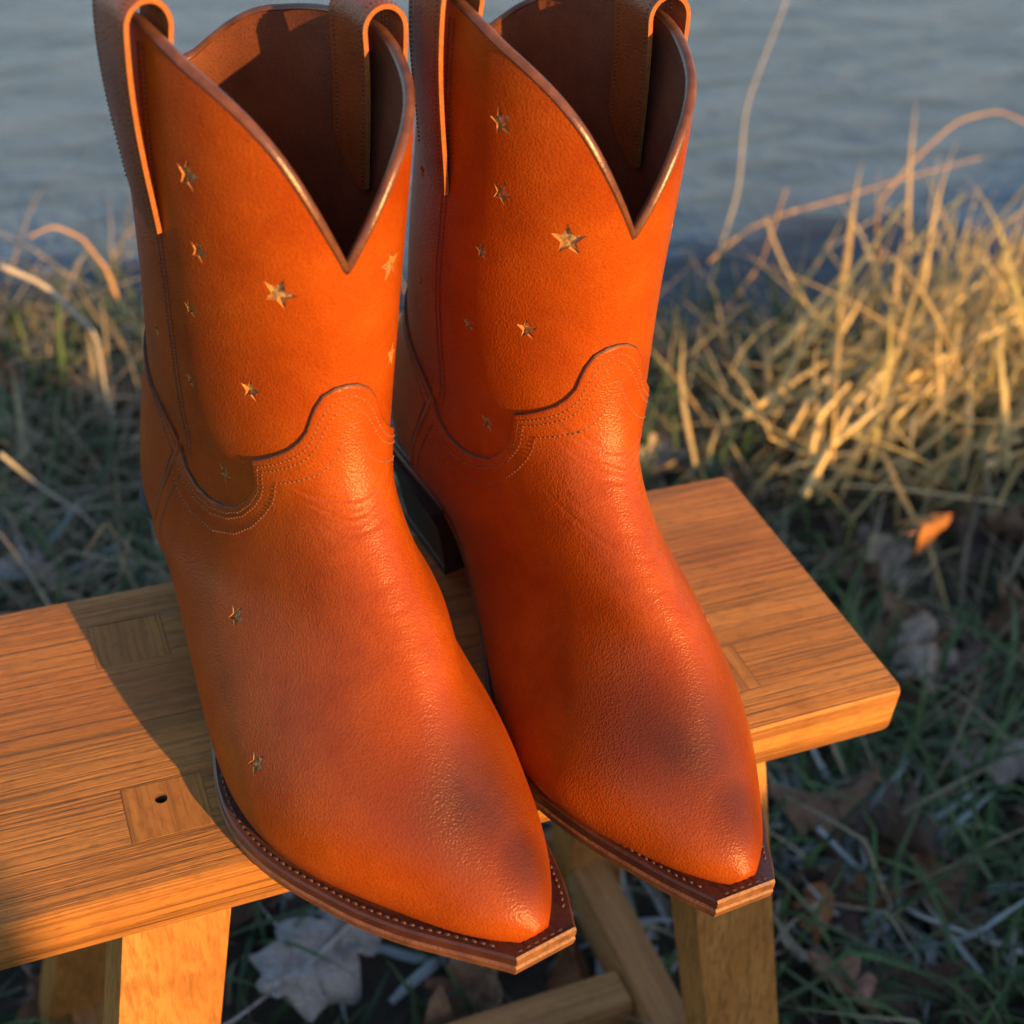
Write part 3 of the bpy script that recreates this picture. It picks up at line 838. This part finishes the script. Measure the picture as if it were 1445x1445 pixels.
xs = np.unique(np.r_[np.linspace(-160, -8, 14), np.linspace(-8, -.6, 50), np.linspace(-.6, 2.6, 240), np.linspace(2.6, 10, 50), np.linspace(10, 160, 14)])
ys = np.unique(np.r_[np.linspace(-160, -8, 14), np.linspace(-8, .1, 90), np.linspace(.1, 1.9, 150), np.linspace(1.9, 8, 20)])
GX, GY = np.meshgrid(xs, ys)
GZ = ground_h(GX, GY)
nr, nc = GX.shape
q = np.arange(nr * nc).reshape(nr, nc)
quads = np.stack([q[:-1, :-1], q[:-1, 1:], q[1:, 1:], q[1:, :-1]], 2).reshape(-1, 4)
t = NT('damp_soil'); o = t.coord()
col = t.ramp(t.noise(o, 30, 6, .7), [(.3, (.020, .016, .011)), (.5, (.045, .036, .022)), (.7, (.085, .068, .042))])
SOIL = t.done(col, .85, t.bump(t.noise(o, 160, 5, .7), .8, .006))
g_o = link('ground', fast_mesh('ground', np.stack([GX, GY, GZ], 2).reshape(-1, 3), quads, [SOIL]))
tag(g_o, 'shaded river bank under leaf litter and grass', 'ground', kind='structure')

wx = np.unique(np.r_[np.linspace(-300, -6, 20), np.linspace(-6, 10, 60), np.linspace(10, 300, 20)])
wy = np.unique(np.r_[np.linspace(.9, 12, 60), np.linspace(12, 400, 24)])
WX, WY = np.meshgrid(wx, wy)
nr, nc = WX.shape; q = np.arange(nr * nc).reshape(nr, nc)
quads = np.stack([q[:-1, :-1], q[:-1, 1:], q[1:, 1:], q[1:, :-1]], 2).reshape(-1, 4)
t = NT('cold_river_water'); o = t.coord()
rip = t.noise(t.coord(scale=(5, 16, 1), rot=(0, 0, .35)), 1.0, 4, .6, .6)
rip2 = t.noise(t.coord(scale=(17, 46, 1), rot=(0, 0, .25)), 1.0, 3, .6, .4)
far = t.n('ShaderNodeSeparateXYZ'); t.l(t.coord(rot=(0, 0, .16)), far.inputs[0])
edge = t.math('ADD', far.outputs[1], t.math('MULTIPLY', t.noise(o, 2.2, 3, .5), .5))
ice = t.ramp(t.math('MULTIPLY', edge, .3), [(.512, 0.0), (.536, 1.0)])
col = t.mix(ice, (.034, .040, .050), t.ramp(rip, [(.35, (.050, .085, .125)), (.62, (.105, .160, .215))]))
h = t.math('ADD', t.math('MULTIPLY', rip, .7), t.math('MULTIPLY', rip2, .3))
nrm = t.bump(h, t.math('MULTIPLY_ADD', ice, .85, .2), .022)
WATER = t.done(col, t.math('MULTIPLY_ADD', ice, .15, .10), nrm, IOR=1.33, Specular_IOR_Level=.36)
w_o = link('water', fast_mesh('water', np.stack([WX, WY, np.full_like(WX, WATER_Z)], 2).reshape(-1, 3), quads, [WATER]))
tag(w_o, 'cold grey blue river water behind the grassy shore', 'water', kind='structure')

# ------------------------------------------------------------------ pixel rays, for finding real places on the ground
def ray(px, py):
    d = np.array([px - 722.5, py - 722.5, FPX]); return CAM_R.T @ d
def on_ground(px, py, lift=0.0):
    d = ray(px, py); z = 0.0
    for _ in range(6):
        p = CAM_POS + d * ((z - CAM_POS[2]) / d[2]); z = float(ground_h(p[0], p[1])) + lift
    return np.array([p[0], p[1], z])
def at_y(px, py, y):
    d = ray(px, py); return CAM_POS + d * (y / d[1])

# ------------------------------------------------------------------ grass
def mat_grass(name, rough=.65):
    t = NT(name)
    at = t.n('ShaderNodeAttribute'); at.attribute_name = 'tint'
    o = t.coord(); f = t.noise(o, 220, 3, .6)
    c = t.mix(t.math('MULTIPLY', f, .30), at.outputs['Color'], (.04, .035, .022), 'MIX')
    m_ = t.done(c, rough, None, Specular_IOR_Level=.3)
    tr = t.n('ShaderNodeBsdfTranslucent'); t.l(c, tr.inputs[0])
    mx = t.n('ShaderNodeMixShader'); mx.inputs[0].default_value = .25
    t.l(t.b.outputs[0], mx.inputs[1]); t.l(tr.outputs[0], mx.inputs[2]); t.l(mx.outputs[0], t.out.inputs['Surface'])
    return m_
GRASS = mat_grass('grass_blades')

def blades(base, L, W, az, th0, bend, kink, cols, seg=7, r_=None):
    """ribbon blades folded along the middle; every argument is an array over the blades"""
    r_ = r_ or rng
    n = len(L); base = np.asarray(base, float)
    th = th0.copy(); a2 = az.copy(); p = base.copy()
    V = np.empty((n, seg + 1, 3, 3)); kp = r_.integers(2, seg, n)
    for k in range(seg + 1):
        tt = k / seg
        side = np.stack([-np.sin(a2), np.cos(a2), np.zeros(n)], 1)
        d = np.stack([np.sin(th) * np.cos(a2), np.sin(th) * np.sin(a2), np.cos(th)], 1)
        nn = np.cross(side, d)
        w = (W * (1 - tt ** 2.2) * (.55 + .9 * tt * (1 - tt) * 2))[:, None]
        V[:, k, 0] = p - side * w; V[:, k, 1] = p - nn * w * .55; V[:, k, 2] = p + side * w
        th = th + bend / seg + np.where(k == kp, kink, 0); a2 = a2 + r_.normal(0, .10, n)
        d = np.stack([np.sin(th) * np.cos(a2), np.sin(th) * np.sin(a2), np.cos(th)], 1)
        p = p + d * (L / seg)[:, None]
        gz = ground_h(p[:, 0], p[:, 1]) + .003
        p[:, 2] = np.maximum(p[:, 2], np.maximum(gz, WATER_Z + .004))
    idx = np.arange(n * (seg + 1) * 3).reshape(n, seg + 1, 3)
    q1 = np.stack([idx[:, :-1, 0], idx[:, :-1, 1], idx[:, 1:, 1], idx[:, 1:, 0]], 3 - 1)
    q2 = np.stack([idx[:, :-1, 1], idx[:, :-1, 2], idx[:, 1:, 2], idx[:, 1:, 1]], 3 - 1)
    C = np.repeat(cols, (seg + 1) * 3, 0)
    return V.reshape(-1, 3), np.vstack([q1.reshape(-1, 4), q2.reshape(-1, 4)]), C

def pal(n, *cs):
    cs = np.array(cs); i = rng.integers(0, len(cs), n); j = rng.integers(0, len(cs), n); f = rng.random(n)[:, None]
    return (cs[i] * f + cs[j] * (1 - f)) * rng.uniform(.75, 1.25, (n, 1))
def clear_of_stool(x, y):
    return ~((np.abs(x - CX) < .20) & (np.abs(y - CY) < .11))
def meadow(name, n, x0, x1, yl, yh, Lr, Wr, th, bend, kinkp, cols, label, dens=None):
    x = rng.uniform(x0, x1, n); y = yl + (np.minimum(yh, shore_y(x) - .02) - yl) * rng.random(n)
    keep = (rng.random(n) < (.25 + .75 * sm(lump(x, y, 9, 31) + .15, -.25, .25))) & (y > yl)
    x, y = x[keep], y[keep]; n = len(x)
    L = rng.uniform(*Lr, n) * np.where(clear_of_stool(x, y), 1, .45)
    v, f, c = blades(np.stack([x, y, ground_h(x, y) - .004], 1), L, rng.uniform(*Wr, n), rng.uniform(0, 2 * np.pi, n), np.abs(rng.normal(*th, n)),
                     rng.normal(*bend, n), np.where(rng.random(n) < kinkp, rng.uniform(.5, 1.5, n), 0), cols(n))
    o_ = link(name, fast_mesh(name, v, f, [GRASS], c)); tag(o_, label, 'grass', kind='stuff'); return o_
DRY = ((.36, .31, .21), (.27, .24, .165), (.19, .175, .12), (.44, .39, .28), (.15, .165, .10))
GREEN = ((.052, .115, .042), (.080, .150, .052), (.105, .160, .078), (.044, .085, .050))
meadow('green_grass', 5600, -.5, 1.7, .12, 1.30, (.05, .15), (.0013, .0032), (.35, .3), (1.0, .6), .15, lambda n: pal(n, *GREEN), 'green grass growing through the leaf litter')
meadow('dry_grass', 4200, -.7, 2.4, .62, 1.45, (.06, .145), (.0010, .0024), (.85, .4), (.9, .8), .5, lambda n: pal(n, *DRY), 'tangled dry grass along the water')
meadow('dry_grass', 2600, -.5, 1.8, .16, 1.15, (.06, .20), (.0008, .0019), (.95, .4), (.6, .6), .4, lambda n: pal(n, *DRY[:4]), 'dead straw lying between the leaves')
meadow('dry_grass', 1700, -.45, .34, .60, 1.42, (.10, .23), (.0014, .0030), (.95, .35), (1.1, .7), .6, lambda n: pal(n, *DRY[:4]), 'pale matted dry grass in the shade of the boots')
meadow('dry_grass', 3200, .25, 1.7, .42, 1.12, (.06, .17), (.0010, .0026), (1.15, .3), (.35, .5), .4, lambda n: pal(n, *DRY), 'grey flattened grass on the shaded ground beyond the stool')
meadow('green_grass', 700, .25, .85, .14, .62, (.06, .15), (.0018, .0036), (.4, .3), (.9, .6), .15, lambda n: pal(n, *[tuple(1.25 * q for q in g) for g in GREEN]), 'longer green blades on the ground in front of the stool')
for n_, a0, a1, b0, b1 in ((3200, -2.2, -.5, -1.0, 1.45), (4500, -.5, 2.6, -1.6, .12), (2500, 1.75, 3.2, .12, 1.4)):
    meadow('green_grass', n_, a0, a1, b0, b1, (.06, .16), (.0016, .0036), (.5, .35), (.9, .6), .2, lambda n: pal(n, *GREEN, *DRY[:3]), 'mixed grass covering the wider river bank')
# frosted blades low down by the front of the stool
xy = np.vstack([on_ground(*p)[:2] + rng.normal(0, .021, (18, 2)) for p in ((1180, 1220), (1230, 1290), (1140, 1180), (1330, 1300), (900, 1330), (1200, 1330), (470, 1300), (20, 830))])
n = len(xy)
v, f, c = blades(np.c_[xy, ground_h(xy[:, 0], xy[:, 1]) + .004], rng.uniform(.03, .09, n), rng.uniform(.0020, .0042, n), rng.uniform(0, 6.28, n), rng.uniform(.7, 1.4, n), rng.normal(.5, .5, n),
                 np.zeros(n), pal(n, (.42, .50, .52), (.55, .62, .64), (.22, .30, .28)))
tag(link('frosted_grass', fast_mesh('frosted_grass', v, f, [GRASS], c)), 'white frosted blades lying among the leaves', 'grass', kind='stuff')

# tufts of tall straw that catch the sun on the right, and grey ones on the left
TUFTS = [(1170, 690, 34, .24, 'tall straw tuft leaning over the bank, lowest of the sunlit ones'), (1290, 640, 40, .30, 'dense sunlit straw tuft in the middle of the golden clump'),
         (1385, 560, 40, .32, 'tallest sunlit straw tuft nearest the water'), (1440, 690, 30, .26, 'sunlit straw tuft cut by the picture edge above the lone orange leaf'),
         (1220, 560, 34, .27, 'thin sunlit straw tuft against the dark strip of water'), (1110, 600, 24, .18, 'short straw tuft just behind the back corner of the stool'),
         (1430, 470, 34, .30, 'golden straw tuft standing at the edge of the river'),
         (1080, 640, 26, .20, 'low sunlit straw tuft close above the back edge of the stool'), (1340, 700, 34, .26, 'leaning straw tuft right above the small orange leaf'), (1400, 620, 44, .30, 'thick bright straw tuft at the heart of the golden clump by the picture edge'),
         (1260, 600, 40, .26, 'bent straw tuft between the water and the thick golden clump'), (1330, 520, 36, .26, 'loose straw tuft with broken stems at the water line'),
         (60, 560, 36, .27, 'grey straw tuft in shade at the picture edge, nearest the water'), (140, 640, 34, .25, 'grey straw tuft beside the heel of the boot in shade'), (20, 700, 30, .22, 'low grey straw tuft by the frosted pale leaf')]
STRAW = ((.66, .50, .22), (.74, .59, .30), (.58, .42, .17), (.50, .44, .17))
for px, py, n, L0, lb in TUFTS:
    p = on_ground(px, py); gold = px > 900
    p[1] = min(p[1], float(shore_y(p[0])) - .04); p[2] = float(ground_h(p[0], p[1]))
    n = int(n * 1.05) if gold else n
    lift = rng.uniform(0, .075, n) if gold else np.zeros(n)
    v, f, c = blades(np.c_[p[:2] + rng.normal(0, .05 if gold else .03, (n, 2)), p[2] + lift], rng.uniform(.5, 1.1, n) * L0 * ((.86 if py > 500 else .66) if gold else .6), rng.uniform(.0016, .0038, n),
                     (np.where(rng.random(n) < .62, rng.normal(.35, .5, n), rng.uniform(0, 6.28, n)) if gold else rng.uniform(0, 6.28, n)), np.abs(rng.normal(.95, .35, n)), rng.normal(.3, .6, n),
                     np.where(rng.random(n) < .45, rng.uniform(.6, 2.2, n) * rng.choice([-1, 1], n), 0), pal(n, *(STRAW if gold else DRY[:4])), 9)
    tag(link('straw_tuft', fast_mesh('straw_tuft', v, f, [GRASS], c)), lb, 'dry grass', 'straw tufts along the shore')

# single stalks that stand out against the water: (points as px, py, y distance), radius, colour
def mat_stalk(name, c1, c2):
    return mat_plain(name, c1, c2, 40, .6, .3, .0006)
ST_PALE = mat_stalk('pale_stalk', (.30, .29, .25), (.42, .40, .34)); ST_GOLD = mat_stalk('golden_stalk', (.36, .22, .09), (.48, .31, .13)); ST_FROST = mat_stalk('frosted_stalk', (.45, .52, .54), (.62, .68, .70))
def stalk(pts, r, mat, label, name='reed_stalk', world=None):
    P = np.array([at_y(*p) for p in pts]) if world is None else np.array(world)
    d = np.r_[0, np.cumsum(np.linalg.norm(np.diff(P, axis=0), axis=1))]
    s_ = np.linspace(0, d[-1], 28)
    Q = np.stack([np.interp(s_, d, P[:, k]) for k in range(3)], 1)
    for _ in range(2): Q[1:-1] = (Q[:-2] + 2 * Q[1:-1] + Q[2:]) / 4
    r = r if name == 'straw' else r * .68
    V_, F_ = tube(Q, np.tile([.3, -1.0, .2], (28, 1)), r, r, 6)
    V_ = V_.reshape(28, 6, 3); tp = np.linspace(1, .45, 28)[:, None, None]
    V_ = Q[:, None] + (V_ - Q[:, None]) * tp
    me = mesh(name, V_.reshape(-1, 3), F_, [mat]); fix_normals(me)
    tag(link(name, me), label, 'stalk', {'straw': 'stout straws of the sunlit clump', 'fallen_stalk': 'stalks lying on the ground'}.get(name, 'single stalks rising or bending over the shore grass'))
stalk([(985, 470, 1.16), (1010, 370, 1.17), (1042, 270, 1.18), (1052, 150, 1.19), (1110, 0, 1.20)], .0030, ST_PALE, 'tall pale bent stalk rising in front of the water beside the boot')
stalk([(985, 490, 1.10), (1030, 430, 1.11), (1075, 370, 1.12), (1110, 265, 1.13)], .0030, ST_GOLD, 'straight golden stalk slanting up against the dark water')
stalk([(1000, 370, 1.14), (1050, 325, 1.15), (1110, 300, 1.16), (1190, 280, 1.17), (1240, 262, 1.18), (1385, 222, 1.20)], .0026, ST_GOLD, 'long brown stalk lying almost level across the water')
stalk([(1240, 380, 1.16), (1236, 290, 1.16), (1290, 225, 1.17), (1350, 170, 1.18), (1410, 155, 1.19), (1450, 175, 1.19)], .0030, ST_GOLD, 'arched stalk with its bent tip at the picture edge')
stalk([(1350, 400, 1.12), (1322, 340, 1.13), (1312, 300, 1.14), (1325, 220, 1.16)], .0024, ST_PALE, 'thin upright grey stalk above the golden clump')
stalk([(1170, 350, 1.14), (1215, 320, 1.15), (1260, 290, 1.16)], .0020, ST_PALE, 'short faint stalk leaning below the level one')
stalk([(165, 420, 1.2), (150, 380, 1.2), (115, 335, 1.2), (75, 318, 1.2), (40, 335, 1.2)], .0035, ST_GOLD, 'dry blade arched over with its tip lit orange')
stalk([(0, 375, 1.08), (60, 400, 1.07), (135, 470, 1.06), (150, 560, 1.05), (165, 610, 1.05)], .0040, ST_PALE, 'broad pale stalk bent down over the grey grass')
stalk([(0, 640, .92), (60, 690, .92), (110, 720, .92), (185, 790, .90)], .0030, ST_PALE, 'pale stalk fallen across the dark gap behind the stool')
for pts, lb in (([(1150, 1165), (1215, 1230), (1290, 1290), (1360, 1315), (1445, 1345)], 'long frosted blade running across the brown leaves'),
                ([(1095, 1285), (1130, 1320), (1170, 1350)], 'short frosted blade close to the shaded leg'), ([(1285, 1180), (1278, 1150), (1300, 1090), (1262, 1060)], 'thin bent straw lying over the purple brown leaf')):
    stalk(None, .0028, ST_FROST if 'frost' in lb else ST_PALE, lb, 'fallen_stalk', [on_ground(*p, lift=.022) for p in pts])

ST_STRAW = mat_stalk('sunlit_straw', (.58, .42, .16), (.74, .57, .26))
for pts in ([(1213, 545), (1318, 454), (1413, 371)], [(1164, 643), (1198, 575), (1262, 507)], [(1239, 556), (1330, 548), (1416, 537)], [(1222, 412), (1238, 424), (1288, 473)], [(1352, 522), (1379, 439), (1390, 364)],
            [(1051, 586), (1104, 549), (1164, 511)], [(1111, 617), (1145, 560), (1170, 530)], [(1164, 507), (1198, 451), (1224, 405)], [(1198, 481), (1285, 424), (1318, 379)], [(1300, 505), (1315, 534), (1345, 586)],
            [(1443, 619), (1389, 635), (1360, 680)], [(1144, 642), (1154, 590), (1200, 540)], [(1134, 700), (1173, 629), (1244, 571)], [(1389, 658), (1443, 638), (1470, 630)], [(1290, 560), (1350, 500), (1450, 420)],
            [(1210, 600), (1300, 520), (1440, 450)], [(1250, 640), (1262, 590), (1330, 530)], [(1400, 480), (1420, 400), (1450, 330)]):
    y_ = float(on_ground(*pts[0])[1]) - .06
    stalk([(px, py, y_ + .015 * k) for k, (px, py) in enumerate(pts)], rng.uniform(.0026, .0040), ST_STRAW, 'stout golden straw criss-crossing in the sunlit clump', 'straw')
# ------------------------------------------------------------------ leaves
def mat_leaf(name, c1, c2, c3, frost=0.0):
    t = NT(name); o = t.coord()
    col = t.ramp(t.noise(o, 55, 5, .65), [(.3, c1), (.52, c2), (.72, c3)])
    if frost:
        col = t.mix(t.math('MULTIPLY', t.ramp(t.noise(o, 120, 5, .75), [(.38, 0.0), (.62, 1.0)]), frost), col, (.50, .55, .60))
    sp = t.n('ShaderNodeSeparateXYZ'); t.l(o, sp.inputs[0])
    ay = t.math('ABSOLUTE', sp.outputs[1])
    mid = t.ramp(ay, [(.006, 1.0), (.016, 0.0)])
    sd = t.math('ABSOLUTE', t.math('SINE', t.math('MULTIPLY', t.math('SUBTRACT', sp.outputs[0], t.math('MULTIPLY', ay, 1.15)), 24.0)))
    side = t.ramp(sd, [(.06, .8), (.16, 0.0)])
    vn = t.math('MAXIMUM', mid, side)
    col = t.mix(t.math('MULTIPLY', vn, .45), col, tuple(min(1, x * 1.5 + .03) for x in c3))
    blot = t.noise(o, 9, 4, .65)
    col = t.mix(t.math('MULTIPLY', t.ramp(blot, [(.45, 0.0), (.65, 1.0)]), .55), col, tuple(x * .55 for x in c1))
    vein = t.math('SUBTRACT', t.noise(o, 40, 4, .6), t.math('MULTIPLY', vn, .6))
    return t.done(col, .62, t.bump(vein, .7, .0016), Specular_IOR_Level=.35)
LEAF = {'brown': mat_leaf('brown_leaf', (.12, .070, .042), (.20, .12, .072), (.28, .17, .105)), 'dark': mat_leaf('dark_leaf', (.060, .042, .034), (.105, .072, .058), (.15, .105, .085)),
        'pale': mat_leaf('pale_leaf', (.26, .20, .155), (.36, .295, .24), (.46, .39, .32)), 'frost': mat_leaf('frosted_leaf', (.15, .12, .105), (.26, .22, .20), (.36, .33, .32), .5),
        'orange': mat_leaf('orange_leaf', (.34, .13, .030), (.46, .19, .045), (.52, .25, .07)), 'pink': mat_leaf('pinkish_leaf', (.28, .14, .09), (.38, .20, .135), (.46, .27, .19)),
        'rust': mat_leaf('rust_leaf', (.20, .08, .032), (.31, .13, .05), (.40, .19, .08))}
def leaf_mesh(kind, seed):
    r_ = np.random.default_rng(seed); nt_, nw = (65, 13) if seed < 300 else (29, 9)
    tt = np.linspace(0, 1, nt_); ph = r_.uniform(-.3, .3); lob = r_.uniform(.16, .30); nl = r_.choice([3.5, 4.0, 4.5])
    def halfw(sd):
        env = (np.sin(np.pi * np.clip(tt, 0, 1) ** .8) ** .75) * (.23 + .13 * tt)
        w = env * (1 + lob * np.cos(2 * np.pi * nl * tt + ph + sd) - .08 + .06 * np.sin(31 * tt + ph * 9) + .05 * np.sin(57 * tt + sd * 3))
        return np.maximum(w, .006)
    wl, wr = halfw(0), halfw(.5)
    c1, c2, tw = r_.uniform(.4, 2.6) * r_.choice([-1, 1, 1]), r_.uniform(-1.4, 2.0), r_.uniform(-.9, .9)
    V = np.empty((nt_, nw, 3))
    for j, s_ in enumerate(np.linspace(-1, 1, nw)):
        w = np.where(s_ < 0, wl, wr) * s_
        adv = .11 * np.abs(s_) * np.sin(2 * np.pi * nl * tt + ph) * (tt * (1 - tt) * 4) * .35
        x_ = tt - .5 + adv
        z_ = c1 * w ** 2 * 2.2 + c2 * .16 * (tt - .45) ** 2 * 3 + tw * w * (tt - .5) * .9 + .022 * np.sin(9 * tt + 5 * s_ + seed) + .020 * np.abs(s_) * np.sin(23 * tt + seed) + .012 * np.sin(31 * tt + 9 * s_ + 2 * seed) + .008 * np.sin(47 * tt - 14 * s_ + seed)
        V[:, j] = np.stack([x_, w, z_], 1)
    top = V.reshape(-1, 3); n = len(top)
    f = grid_faces(nt_, nw)
    v = np.vstack([top, top - [0, 0, .008]]); f2 = [tuple(i + n for i in q_[::-1]) for q_ in f]
    loop = [j for j in range(nw)] + [i * nw + nw - 1 for i in range(1, nt_)] + [(nt_ - 1) * nw + j for j in range(nw - 2, -1, -1)] + [i * nw for i in range(nt_ - 2, 0, -1)]
    ring = [(b_, a_, a_ + n, b_ + n) for a_, b_ in zip(loop, loop[1:] + loop[:1])]
    sv, sf = tube(np.array([[-.78, .02, .02], [-.66, 0, .01], [-.5, 0, .0], [0, 0, V[nt_ // 2, nw // 2, 2] - .001], [.45, 0, V[-2, nw // 2, 2] - .004]]), np.tile([0, 0, 1.0], (5, 1)), .010, .010, 5)
    v2, f3 = join([(v, f + f2 + ring), (sv, sf)])
    return mesh('oak_leaf', v2, f3, [LEAF[kind]], None, True, 50)
LEAVES = [  # px, py, length in px, kind, heading, tilt, lift, label
 (445, 1352, 230, 'frost', .5, (.25, .15), .025, 'large pale frosted oak leaf on the ground under the toe reaching lowest'),
 (375, 1262, 150, 'dark', 2.1, (.3, -.2), .012, 'dark curled leaf in the shade between the lit leg and the frosted leaf'),
 (1185, 1392, 120, 'pink', 1.9, (.35, .15), .030, 'rounded pinkish brown oak leaf standing among green blades at the bottom'),
 (1310, 742, 85, 'orange', .4, (.55, .25), .095, 'small orange leaf held up in the last sunlight'),
 (1415, 1062, 150, 'pale', 2.7, (.2, .2), .022, 'large pale grey leaf by the picture edge beyond the rounded stool corner'),
 (1310, 918, 130, 'pale', 1.1, (.3, -.3), .020, 'grey dry leaf on dark ground level with the right end of the stool'),
 (1160, 1128, 170, 'brown', 3.0, (.2, .1), .016, 'broad brown oak leaf just below the lit front edge of the stool'),
 (1262, 1190, 150, 'dark', 2.2, (.35, .3), .020, 'purple brown curled leaf beside the long frosted blade'),
 (1160, 1285, 100, 'rust', .9, (.4, -.2), .024, 'rust orange leaf lying on the white frosted blades'),
 (1225, 1275, 100, 'rust', 2.9, (.4, .3), .012, 'folded rust leaf behind the frosted blade'),
 (28, 815, 110, 'frost', .2, (.1, .2), .020, 'pale frosted leaf behind the stool at the picture edge'),
 (930, 655, 90, 'pale', .1, (.2, 0), .020, 'pale leaf in the gap between the boot and the back of the stool'),
 (1240, 820, 110, 'brown', 1.4, (.9, .1), .03, 'brown leaf standing on edge near the back corner of the stool'),
 (1375, 930, 110, 'dark', .6, (.2, .2), .012, 'dark flat leaf between the two grey leaves'),
 (1420, 760, 100, 'brown', 2.0, (.3, .2), .02, 'dull brown leaf beneath the straw by the picture edge'),
 (1010, 1330, 0, 'dark', 0, (0, 0), 0, '')]
def put_leaf(p, size, kind, head, tilt, label, seed, group=None, me=None):
    o_ = link('oak_leaf', me or leaf_mesh(kind, seed))
    o_.location = p; o_.scale = (size,) * 3
    o_.rotation_euler = (tilt[0], tilt[1], head)
    tag(o_, label, 'leaf', group); return o_
for i, (px, py, L, kind, hd, tl, lift, lb) in enumerate(LEAVES):
    if not L: continue
    p = on_ground(px, py, lift + .012); d = np.linalg.norm(p - CAM_POS) * .95
    put_leaf(p, L * d / FPX, kind, hd, tl, lb, 100 + i, 'oak leaves on the river bank')
protos = [(k, leaf_mesh(k, 300 + i)) for i, k in enumerate(('brown', 'dark', 'brown', 'pale', 'dark', 'brown', 'rust', 'dark'))]
GEN = {'brown': 'plain brown oak leaf scattered among the shaded grass', 'dark': 'blackish damp oak leaf lying in the shaded litter', 'pale': 'faded tan oak leaf loose in the grass', 'rust': 'small rust coloured oak leaf loose in the grass'}
cnt = 0
while cnt < 250:
    x, y = rng.uniform(-.35, 1.35), rng.uniform(.2, 1.2)
    if y > shore_y(x) - .12: continue
    if rng.random() > (.95 if y < .9 else .4): continue
    k, me = protos[rng.integers(len(protos))]
    put_leaf((x, y, float(ground_h(x, y)) + rng.uniform(.006, .022)), rng.uniform(.045, .088), k, rng.uniform(0, 6.28), (rng.normal(0, .35), rng.normal(0, .35)), GEN[k], 0, GEN[k].replace('oak leaf', 'oak leaves'), me)
    cnt += 1

# ------------------------------------------------------------------ bare tree added out of view to block the sun; its trunk shades the left end of the stool
tp = PIV + DS * 2.2 + DP * -.298
BARK = mat_plain('grey_bark', (.06, .048, .036), (.13, .11, .085), 14, .85, .9, .02, bscale=30)
tree = empty('added_shade_tree', (tp[0], tp[1], float(ground_h(tp[0], tp[1])) - .05))
tag(tree, 'added bare grey tree, out of view on the sunny side, shading the stool', 'tree')
tr_r = np.random.default_rng(5)
zz = np.linspace(0, 5.2, 30)
Pt = np.stack([.04 * np.sin(zz * 1.1), .05 * np.sin(zz * .8 + 1) - .05 * math.sin(1), zz], 1)
V_, F_ = tube(Pt, np.tile([1.0, 0, 0], (30, 1)), 1, 1, 14); V_ = V_.reshape(30, 14, 3)
V_ = Pt[:, None] + (V_ - Pt[:, None]) * (np.interp(zz, [0, .25, 1.5, 5.2], [.19, .128, .118, .03]) )[:, None, None]
me = mesh('shade_trunk', V_.reshape(-1, 3), F_, [BARK]); fix_normals(me); link('shade_trunk', me, tree)
for k in range(9):
    z0 = 2.9 + .25 * k; an = k * 2.4; L_ = 1.7 - .1 * k; tt = np.linspace(0, 1, 14)
    c0 = np.array([np.interp(z0, zz, Pt[:, 0]), np.interp(z0, zz, Pt[:, 1]), z0])
    Q = c0 + np.stack([np.cos(an + .3 * tt) * L_ * tt, np.sin(an + .3 * tt) * L_ * tt, L_ * (.9 * tt - .2 * tt * tt)], 1)
    V_, F_ = tube(Q, np.tile([.2, .3, 1.0], (14, 1)), 1, 1, 8); V_ = V_.reshape(14, 8, 3)
    V_ = Q[:, None] + (V_ - Q[:, None]) * np.linspace(.045, .006, 14)[:, None, None]
    me = mesh('shade_limb', V_.reshape(-1, 3), F_, [BARK]); fix_normals(me); link('shade_limb', me, tree)
